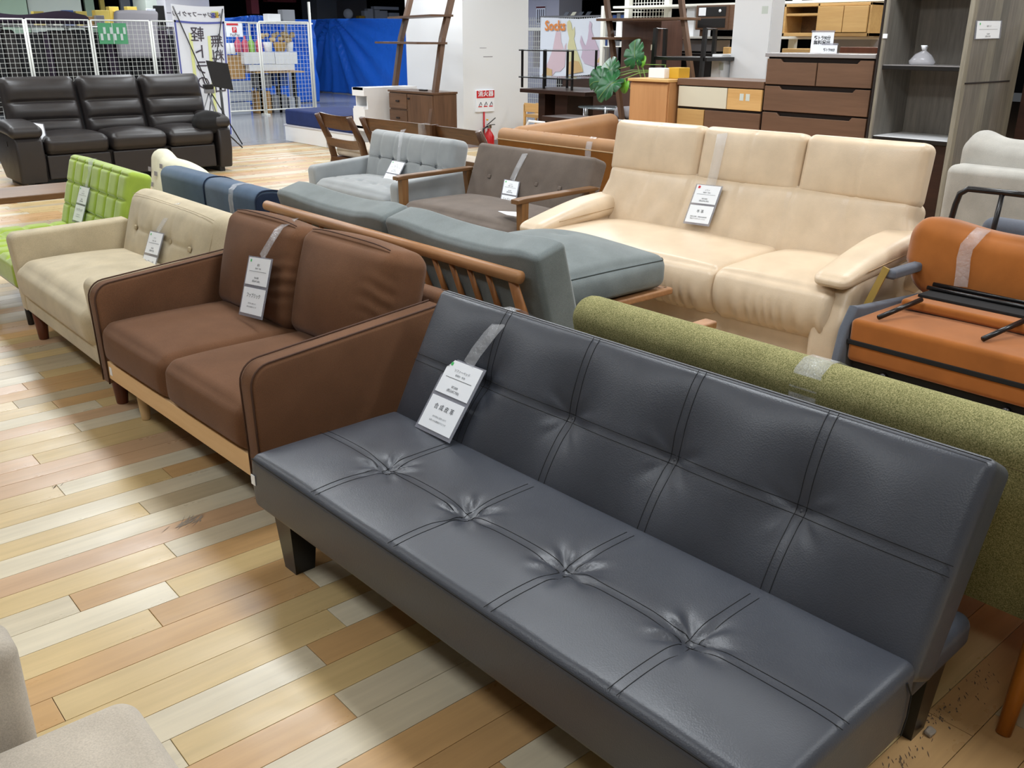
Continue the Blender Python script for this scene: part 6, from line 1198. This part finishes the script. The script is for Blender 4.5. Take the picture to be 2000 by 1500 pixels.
# black frame stand
fs = thing('frame_stand', 'black metal frame stand with one shelf behind the oak cabinet', 'stand', (6.8, 5.5, 0)); xf, xr = 6.62, 6.98
def pole(p, name, m, parent, r=0.013): V, F = tube(p, r, 4); return mk(name, V, F, m, parent)
for pxf, pxr in ((1281, 1300), (1378, 1397)):
    a, b = atx(pxf, 56, xf), atx(pxr, 56, xr); zt = (float(a[2])+float(b[2]))/2; yf, yr = float(a[1]), float(b[1])
    pole([(xf-0.03, yf+0.02, 0), (xf, yf, zt), (xr, yr, zt), (xr+0.03, yr+0.0, 0)], 'side_frame', 'black_lacquer', fs, 0.022)
a, b = atx(1281, 110, xf), atx(1378, 110, xf); zsf = float(a[2]); fbox('shelf_board', 'black_lacquer', fs, xf-0.01, xr+0.02, float(b[1])-0.02, float(a[1])+0.02, zsf-0.03, zsf)
fbox('foot_bar', 'black_lacquer', fs, xf, xf+0.03, float(b[1]), float(a[1]), 0.1, 0.13)
# walnut ladder shelf number two and wardrobe panel
l2 = thing('ladder_shelf', 'second walnut ladder shelf leaning beside the brown wardrobe', 'ladder shelf', (7.35, 6.1, 0)); lx2 = 7.35
for pa, pb, pc_ in (((1181, -30), (1187, 20), (1203, 142)), ((1328, -30), (1333, 20), (1350, 142))):
    p0, p1, p2 = atx(*pa, lx2), atx(*pb, lx2), atx(*pc_, lx2); d = (p2-p1); p3 = p2+d*((p2[2])/(p1[2]-p2[2])); V, F = tube([p0, p1, p2, p3], 0.032, 4); mk('upright', V, F, 'walnut_z', l2)
a, b = atx(1180, 39, lx2), atx(1343, 37, lx2); fbox('shelf_board', 'walnut', l2, lx2-0.12, lx2+0.2, float(b[1]), float(a[1]), float(a[2])-0.012, float(a[2])+0.012); a, b = atx(1182, 75, lx2), atx(1226, 74, lx2); fbox('shelf_board', 'walnut', l2, lx2-0.2, lx2+0.2, float(b[1]), float(a[1]), float(a[2])-0.012, float(a[2])+0.012)
o = xbox('wardrobe', 'cocoa_wood', None, 1213, 40, 1289, 160, 7.6, 0.35, 0.004, z0=0.0); tag(o, 'dark brown wardrobe side behind the monstera leaves', 'wardrobe'); o2 = xbox('handle_plate', 'cream_gloss', o, 1271, 87, 1276, 98, 7.596, 0.004, 0.0008)
# ------------------------------------------------------------------ monstera plant
mp_ = thing('monstera_plant', 'monstera plant with dark split leaves behind the oak cabinet', 'plant', (6.55, 5.62, 0)); pb_ = np.array([6.55, 5.62, 0])
V, F = lathe([(0.10, 0), (0.14, 0.02), (0.17, 0.3), (0.18, 0.31), (0.16, 0.31), (0.14, 0.28)], 20); mk('pot', V+pb_, F, 'white_melamine', mp_, True)
def leaf(px, py, size, rot, tilt, x, m='monstera', notches=True, seed=0):
    c = atx(px, py, x); n = 64; V = [(0, 0, 0)]; F = []; g_ = random.Random(seed)
    for i in range(n+1):
        t = -math.pi+2*math.pi*i/n; a = abs(t); r = 0.55+0.5*math.cos(a*0.5)**0.6*(1-0.35*math.exp(-((a-math.pi)/0.35)**2)); r *= 1-0.55*math.exp(-((a-math.pi)/0.22)**2)
        if notches and 0.5 < a < 2.7: r *= 1-0.34*max(0, math.cos(a*8.3+0.4))**6
        V.append((r*math.sin(t)*size*0.82, r*math.cos(t)*size, 0.10*size*(math.sin(t)*r)**2-0.18*size*(r*math.cos(t))**2))
    for i in range(1, n+1): F.append((0, i, i+1))
    Rm = np.array((Matrix.Rotation(R(-90), 3, 'Z') @ Matrix.Rotation(R(90-tilt), 3, 'X') @ Matrix.Rotation(R(rot), 3, 'Z')).to_3x3()); W = np.array(V)@Rm.T+c
    o = mk('leaf', W, F, m, mp_, True); md = o.modifiers.new('thickness', 'SOLIDIFY'); md.thickness = 0.0015
    rib = np.array([(0, y*size, -0.18*size*y*y+0.002) for y in np.linspace(-0.1, 1.0, 8)])@Rm.T+c; Vr, Fr = tube(rib, 0.0025, 5); mk('midrib', Vr, Fr, 'plant_stem', o, True); return np.array([0, 0, 0])@Rm.T+c
ends = [leaf(1192, 138, 0.15, 55, 25, 6.42, seed=1), leaf(1170, 152, 0.14, 120, 15, 6.45, seed=2), leaf(1194, 164, 0.18, 140, 30, 6.35, seed=3), leaf(1178, 158, 0.15, 95, 10, 6.38, seed=4), leaf(1240, 110, 0.15, 20, 12, 6.45, seed=5), leaf(1221, 166, 0.07, 170, 10, 6.40, 'young_leaf', False, 6), leaf(1253, 122, 0.06, -20, 5, 6.45, 'young_leaf', False, 7)]
for k, e in enumerate(ends):
    top = pb_+np.array([0, 0, 0.3]); mid = (top+e)/2+np.array([0.05, -0.02, 0.12]); mid = np.array([6.55, min(5.62, e[1]+0.0) if k > 3 else 5.55, max(1.2, e[2]+0.06)]) if k < 4 else np.array([6.52, (5.62+e[1])/2, 0.9])
    V, F = tube([top, (top+mid)/2+np.array([0.02, 0, 0.05]), mid, (mid+e)/2+np.array([0, 0, 0.03]), e], 0.005, 6); mk('stem', V, F, 'plant_stem', mp_, True)
# ------------------------------------------------------------------ tables between the column and the plant
dt = thing('console_table', 'dark brown table with a broad slab leg right of the column', 'table', (8.0, 7.6, 0)); tx_ = 7.9
y0, y1 = float(atx(1143, 176, tx_)[1]), float(atx(1015, 184, tx_)[1]); zt = float(atx(1100, 178, tx_)[2]); fbox('table_top', 'espresso_wood', dt, tx_, tx_+0.85, y0, y1, zt-0.045, zt, 0.004)
a, b = float(atx(1108, 200, tx_+0.2)[1]), float(atx(1084, 200, tx_+0.2)[1]); fbox('slab_leg', 'espresso_wood', dt, tx_+0.2, tx_+0.65, a, b, 0, zt-0.045); fbox('slab_leg', 'espresso_wood', dt, tx_+0.2, tx_+0.65, y1-0.25, y1-0.13, 0, zt-0.045)
gr_ = thing('glass_rack', 'black framed glass rack standing on the dark table', 'rack', (8.3, 7.6, zt)); gx0 = 8.1
yl_, yr_ = float(atx(1015, 130, gx0)[1]), float(atx(1118, 130, gx0)[1]); zt1, zt2 = float(atx(1100, 98, gx0)[2]), float(atx(1100, 153, gx0)[2])
for z in (zt1, zt2): s_ = fbox('glass_shelf', 'glass', gr_, gx0-0.02, gx0+0.42, yr_-0.02, yl_, z-0.004, z+0.004); fbox('edge_bar', 'black_lacquer', s_, gx0-0.02, gx0-0.008, yr_-0.02, yl_, z-0.016, z-0.004)
for x in (gx0, gx0+0.4):
    for y in (yr_, (yr_+yl_)/2+0.02, yl_-0.05): fbox('post', 'black_lacquer', gr_, x-0.012, x+0.012, y-0.012, y+0.012, zt, zt1)
gt_ = thing('coffee_table', 'oval smoked glass coffee table with chrome legs', 'coffee table', (7.6, 6.6, 0)); c = atx(1160, 213, 7.7); V, F = lathe([(0.45, -0.006), (0.46, 0), (0.45, 0.006)], 40); mk('glass_top', V*np.array([0.7, 1.0, 1])+np.array([8.0, c[1], c[2]]), F, 'glass', gt_, True)
for dx, dy in ((-0.15, -0.28), (-0.15, 0.28), (0.18, -0.28), (0.18, 0.28)): V, F = lathe([(0.03, 0), (0.03, c[2]-0.01)], 14); mk('leg', V+np.array([8.0+dx, c[1]+dy, 0]), F, 'chrome', gt_, True)
fbox('lower_shelf', 'espresso_wood', gt_, 7.78, 8.25, c[1]-0.3, c[1]+0.3, 0.12, 0.15)
ds = xbox('dark_sideboard', 'espresso_wood', None, 1098, 152, 1222, 210, 9.6, 0.4, 0.004, z0=0.0); tag(ds, 'dark brown sideboard in shade behind the coffee table', 'sideboard')
lb = thing('tv_board', 'low dark board table beyond the tan corner sofa', 'table', (7.2, 7.0, 0)); y0, y1 = float(atx(1160, 232, 7.0)[1]), float(atx(1058, 240, 7.0)[1]); z = float(atx(1110, 231, 7.0)[2]); fbox('top', 'espresso_wood', lb, 7.0, 7.4, y0, y1, z-0.05, z); 
for y in (y0+0.1, y1-0.1): fbox('leg', 'espresso_wood', lb, 7.05, 7.35, y-0.03, y+0.03, 0, z-0.05)
tag(cushion('floor_cushion', (0.25, 0.25, 0.12), 0.05, (4, 4, 2), 'grey_cloth', None, shift(*(atx(1216, 221, 7.4)+np.array([0.1, 0, 0])))), 'grey cushion on a pile beside the oak cabinet', 'cushion')
cbp = atx(1216, 221, 7.4); tag(MB().rb(7.36, 7.65, cbp[1]-0.15, cbp[1]+0.15, 0, cbp[2]-0.061, 0.004).build('low_box', 'espresso_wood'), 'dark box under the grey cushion', 'box')
wq = thing('cube_shelf', 'white two-slot cube shelf behind the tan sofa', 'shelf', (6.6, 5.95, 0)); qx = 6.45; y0, y1 = float(atx(1184, 250, qx)[1]), float(atx(1160, 250, qx)[1]); zt = float(atx(1172, 236, qx)[2]); xe = float(aty(1222, 250, y0)[0])
fbox('top', 'white_melamine', wq, qx, xe, y0, y1, zt-0.018, zt); fbox('side', 'white_melamine', wq, qx, xe, y0, y0+0.018, 0, zt-0.018); fbox('side', 'white_melamine', wq, qx, xe, y1-0.018, y1, 0, zt-0.018); fbox('divider', 'white_melamine', wq, qx, xe, (y0+y1)/2-0.009, (y0+y1)/2+0.009, 0, zt-0.018); fbox('back', 'white_melamine', wq, xe-0.012, xe, y0, y1, 0, zt-0.018); fbox('bottom', 'white_melamine', wq, qx, xe, y0, y1, 0, 0.018)
for k, (px, lab) in enumerate(((1040, 'pale wooden chair seen past the column edge, nearer one'), (1062, 'pale wooden chair beyond the first one under the dark table'))):
    cq = atx(px, 205, 9.0+0.5*k); t = thing('dining_chair', lab, 'chair', (cq[0], cq[1], 0)); yb, zb_ = float(cq[1]), float(cq[2])
    fbox('backrest', 'light_oak', t, cq[0], cq[0]+0.02, yb-0.18, yb+0.18, zb_-0.10, zb_+0.02); fbox('seat', 'honey_oak', t, cq[0]+0.02, cq[0]+0.42, yb-0.2, yb+0.2, 0.40, 0.44)
    for dx in (0.0, 0.40):
        for dy in (-0.18, 0.18): fbox('leg', 'light_oak', t, cq[0]+dx, cq[0]+dx+0.03, yb+dy-0.015, yb+dy+0.015, 0, 0.40 if dx else zb_)
cq = atx(1048, 238, 7.2); wcx = thing('tube_chair', 'white tubular chair top peeking above the tan sofa', 'chair', (cq[0], cq[1], 0)); yb, zb_ = float(cq[1]), float(cq[2]); V, F = tube([(cq[0], yb+0.17, 0), (cq[0], yb+0.17, zb_-0.05), (cq[0], yb+0.13, zb_), (cq[0], yb-0.13, zb_), (cq[0], yb-0.17, zb_-0.05), (cq[0], yb-0.17, 0)], 0.014, 8); mk('hoop', V, F, 'white_melamine', wcx, True)
fbox('seat', 'white_melamine', wcx, cq[0], cq[0]+0.4, yb-0.17, yb+0.17, 0.40, 0.43)
# ------------------------------------------------------------------ sock banner and the shop beyond
SBX = 12.5
sk = thing('sock_banner', 'white cloth banner titled Socks with pastel socks printed on it', 'banner', tuple(atx(1117, 150, SBX)))
def sk_poly(name, pts, l, m, parent, t=0.004):
    P = [atx(x, y, SBX-l) for x, y in pts]; n = len(P); V = P+[p+np.array([-t, 0, 0]) for p in P]; F = [tuple(range(n)), tuple(range(2*n-1, n-1, -1))]+[(i, (i+1) % n, n+(i+1) % n, n+i) for i in range(n)]; return mk(name, V, F, m, parent)
cl2 = sk_poly('cloth', [(1057, 34), (1090, 35.5), (1130, 37), (1160, 35), (1174, 33), (1178, 60), (1176, 110), (1175, 143), (1140, 147), (1100, 149), (1054, 151)], 0, 'banner_cloth', sk)
sk_poly('printed_sock', [(1086, 62), (1095, 62), (1096, 80), (1102, 100), (1103, 90), (1106, 84), (1105, 110), (1103, 130), (1094, 140), (1085, 140), (1078, 149), (1058, 149), (1072, 118), (1080, 95)], 0.01, 'sock_pink', cl2); sk_poly('printed_sock', [(1108, 43), (1112, 39), (1116, 46), (1118, 60), (1122, 52), (1123, 66), (1121, 76), (1127, 100), (1136, 125), (1139, 140), (1108, 146), (1110, 120), (1109, 90), (1112, 75), (1108, 58)], 0.012, 'sock_yellow', cl2)
sk_poly('printed_sock', [(1150, 60), (1150, 52), (1152, 41), (1156, 46), (1155, 56), (1158, 68), (1165, 85), (1173, 105), (1173, 124), (1160, 130), (1142, 124), (1135, 112), (1138, 98), (1133, 82), (1135, 69), (1140, 84), (1144, 90), (1148, 76)], 0.014, 'sock_mauve', cl2)
for pts in (((1058, 149), (1066, 131), (1078, 136), (1078, 149)), ((1108, 146), (1109, 122), (1120, 118), (1130, 120), (1139, 140)), ((1165, 122), (1173, 108), (1173, 122))): sk_poly('printed_heel', pts, 0.02, 'sock_orange', cl2)
c0 = atx(1084, 51, SBX-0.03); letters('title', 'Socks', 0.24, 'title_orange', cl2, c0, (0, -1, 0), (0, 0, 1), width=abs(float(atx(1064, 51, SBX)[1]-atx(1104, 51, SBX)[1])), bold=0.03)
V, F = tube([atx(1056, 33, SBX+0.03), atx(1177, 31, SBX+0.03)], 0.015, 6); mk('top_rod', V, F, 'chrome', sk)
for px in (1062, 1170): q = atx(px, 33, SBX+0.03); V, F = tube([q, (q[0], q[1], 0)], 0.015, 6); mk('pole', V, F, 'chrome', sk)
mr = thing('mesh_rack', 'white wire rack wall behind the sock banner', 'rack', (13.2, 12.6, 0)); y0, y1 = float(atx(1185, 100, 13.2)[1]), float(atx(1020, 100, 13.2)[1]); gq = MB()
for i in range(40): y = y0+(y1-y0)*i/39; gq.tube([(13.2, y, 0.1), (13.2, y, 1.85)], 0.005, 4)
for i in range(18): z = 0.1+i*0.1; gq.tube([(13.2, y0, z), (13.2, y1, z)], 0.005, 4)
o = gq.build('wire_grid', 'white_paint', mr); o['kind'] = 'stuff'; fbox('top_rail', 'white_paint', mr, 13.18, 13.22, y0, y1, 1.60, 1.66); fbox('backing', 'grey_cloth', mr, 13.5, 13.52, y0, y1, 0.9, 1.6)
for y in (y0, y1): fbox('post', 'white_paint', mr, 13.17, 13.23, y-0.03, y+0.03, 0, 1.9)
struct(MB().box(17.0, 17.8, float(atx(1092, 20, 17)[1]), float(atx(1025, 20, 17)[1]), 0, CEIL).build('pillar_far', 'lilac_wall'))
yp = 16.99; a, b = atx(1048, 12, yp), atx(1065, 46, yp); no = thing('notice', 'white notice with red heading on the far pillar', 'notice', (yp, float(a[1]), float(b[2]))); p = MB().box(yp-0.01, yp, float(b[1]), float(a[1]), float(b[2]), float(a[2])).build('sheet', 'paper', no); MB().box(yp-0.014, yp-0.01, float(b[1]), float(a[1]), float(a[2])-0.05, float(a[2])-0.01).build('heading', 'burgundy', p)
for k in range(4): yk = float(b[1])+(float(a[1])-float(b[1]))*(0.12+0.22*k); MB().box(yp-0.014, yp-0.01, yk, yk+0.03, float(b[2])+0.02, float(a[2])-0.08).build('text_column', 'ink_dark', p)
shf = thing('display_counter', 'dark display counter carrying small tablets beyond the sock banner', 'counter', (15, 13, 0)); ya, yb2 = float(atx(1165, 30, 14.6)[1]), float(atx(1090, 30, 14.6)[1]); zq = float(atx(1120, 35, 14.6)[2]); fbox('body', 'black_cloth', shf, 14.6, 15.0, ya, yb2, 0, zq)
for k, (px, m) in enumerate(((1101, 'blue_grey_felt'), (1115, 'ivory_print'), (1129, 'blue_grey_felt'), (1144, 'blue_grey_felt'))):
    q = atx(px, 35, 14.62); V = [(14.62, q[1]-0.06, zq+0.01), (14.62, q[1]+0.06, zq+0.01), (14.72, q[1]+0.05, zq+0.12), (14.72, q[1]-0.07, zq+0.12)]; W = V+[(x+0.015, y, z) for x, y, z in V]
    tag(mk('tablet', W, [(0, 1, 2, 3), (7, 6, 5, 4), (0, 4, 5, 1), (1, 5, 6, 2), (2, 6, 7, 3), (3, 7, 4, 0)], m), ['grey tablet nearest the far pillar on the dark counter', 'pale green tablet on the dark counter', 'grey tablet right of the pale green one', 'grey tablet at the right end of the dark counter'][k], 'tablet', 'tablets on the dark counter')
bsr = thing('bookrack', 'white rack of small goods right of the sock banner', 'rack', (11.5, 9.8, 0)); y0, y1 = float(atx(1225, 30, 11.5)[1]), float(atx(1178, 30, 11.5)[1])
for py in (22, 40, 72, 90): z = float(atx(1200, py, 11.5)[2]); fbox('shelf_board', 'white_paint', bsr, 11.5, 11.9, y0, y1, z-0.015, z)
for y in (y0, y1): fbox('post', 'white_paint', bsr, 11.48, 11.54, y-0.03, y+0.03, 0, 1.95)
g = random.Random(9)
for k, (py0, py1) in enumerate(((24, 38), (74, 88))):
    for j in range(5): px = 1184+j*8; z0 = float(atx(1200, 40 if k == 0 else 90, 11.5)[2]); y = float(atx(px, 30, 11.6)[1]); fbox('goods_row', g.choice(['blue_box', 'white_melamine', 'cardboard', 'grey_plastic']), bsr, 11.6, 11.8, y-0.04, y+0.04, z0, z0+g.uniform(0.07, 0.11))
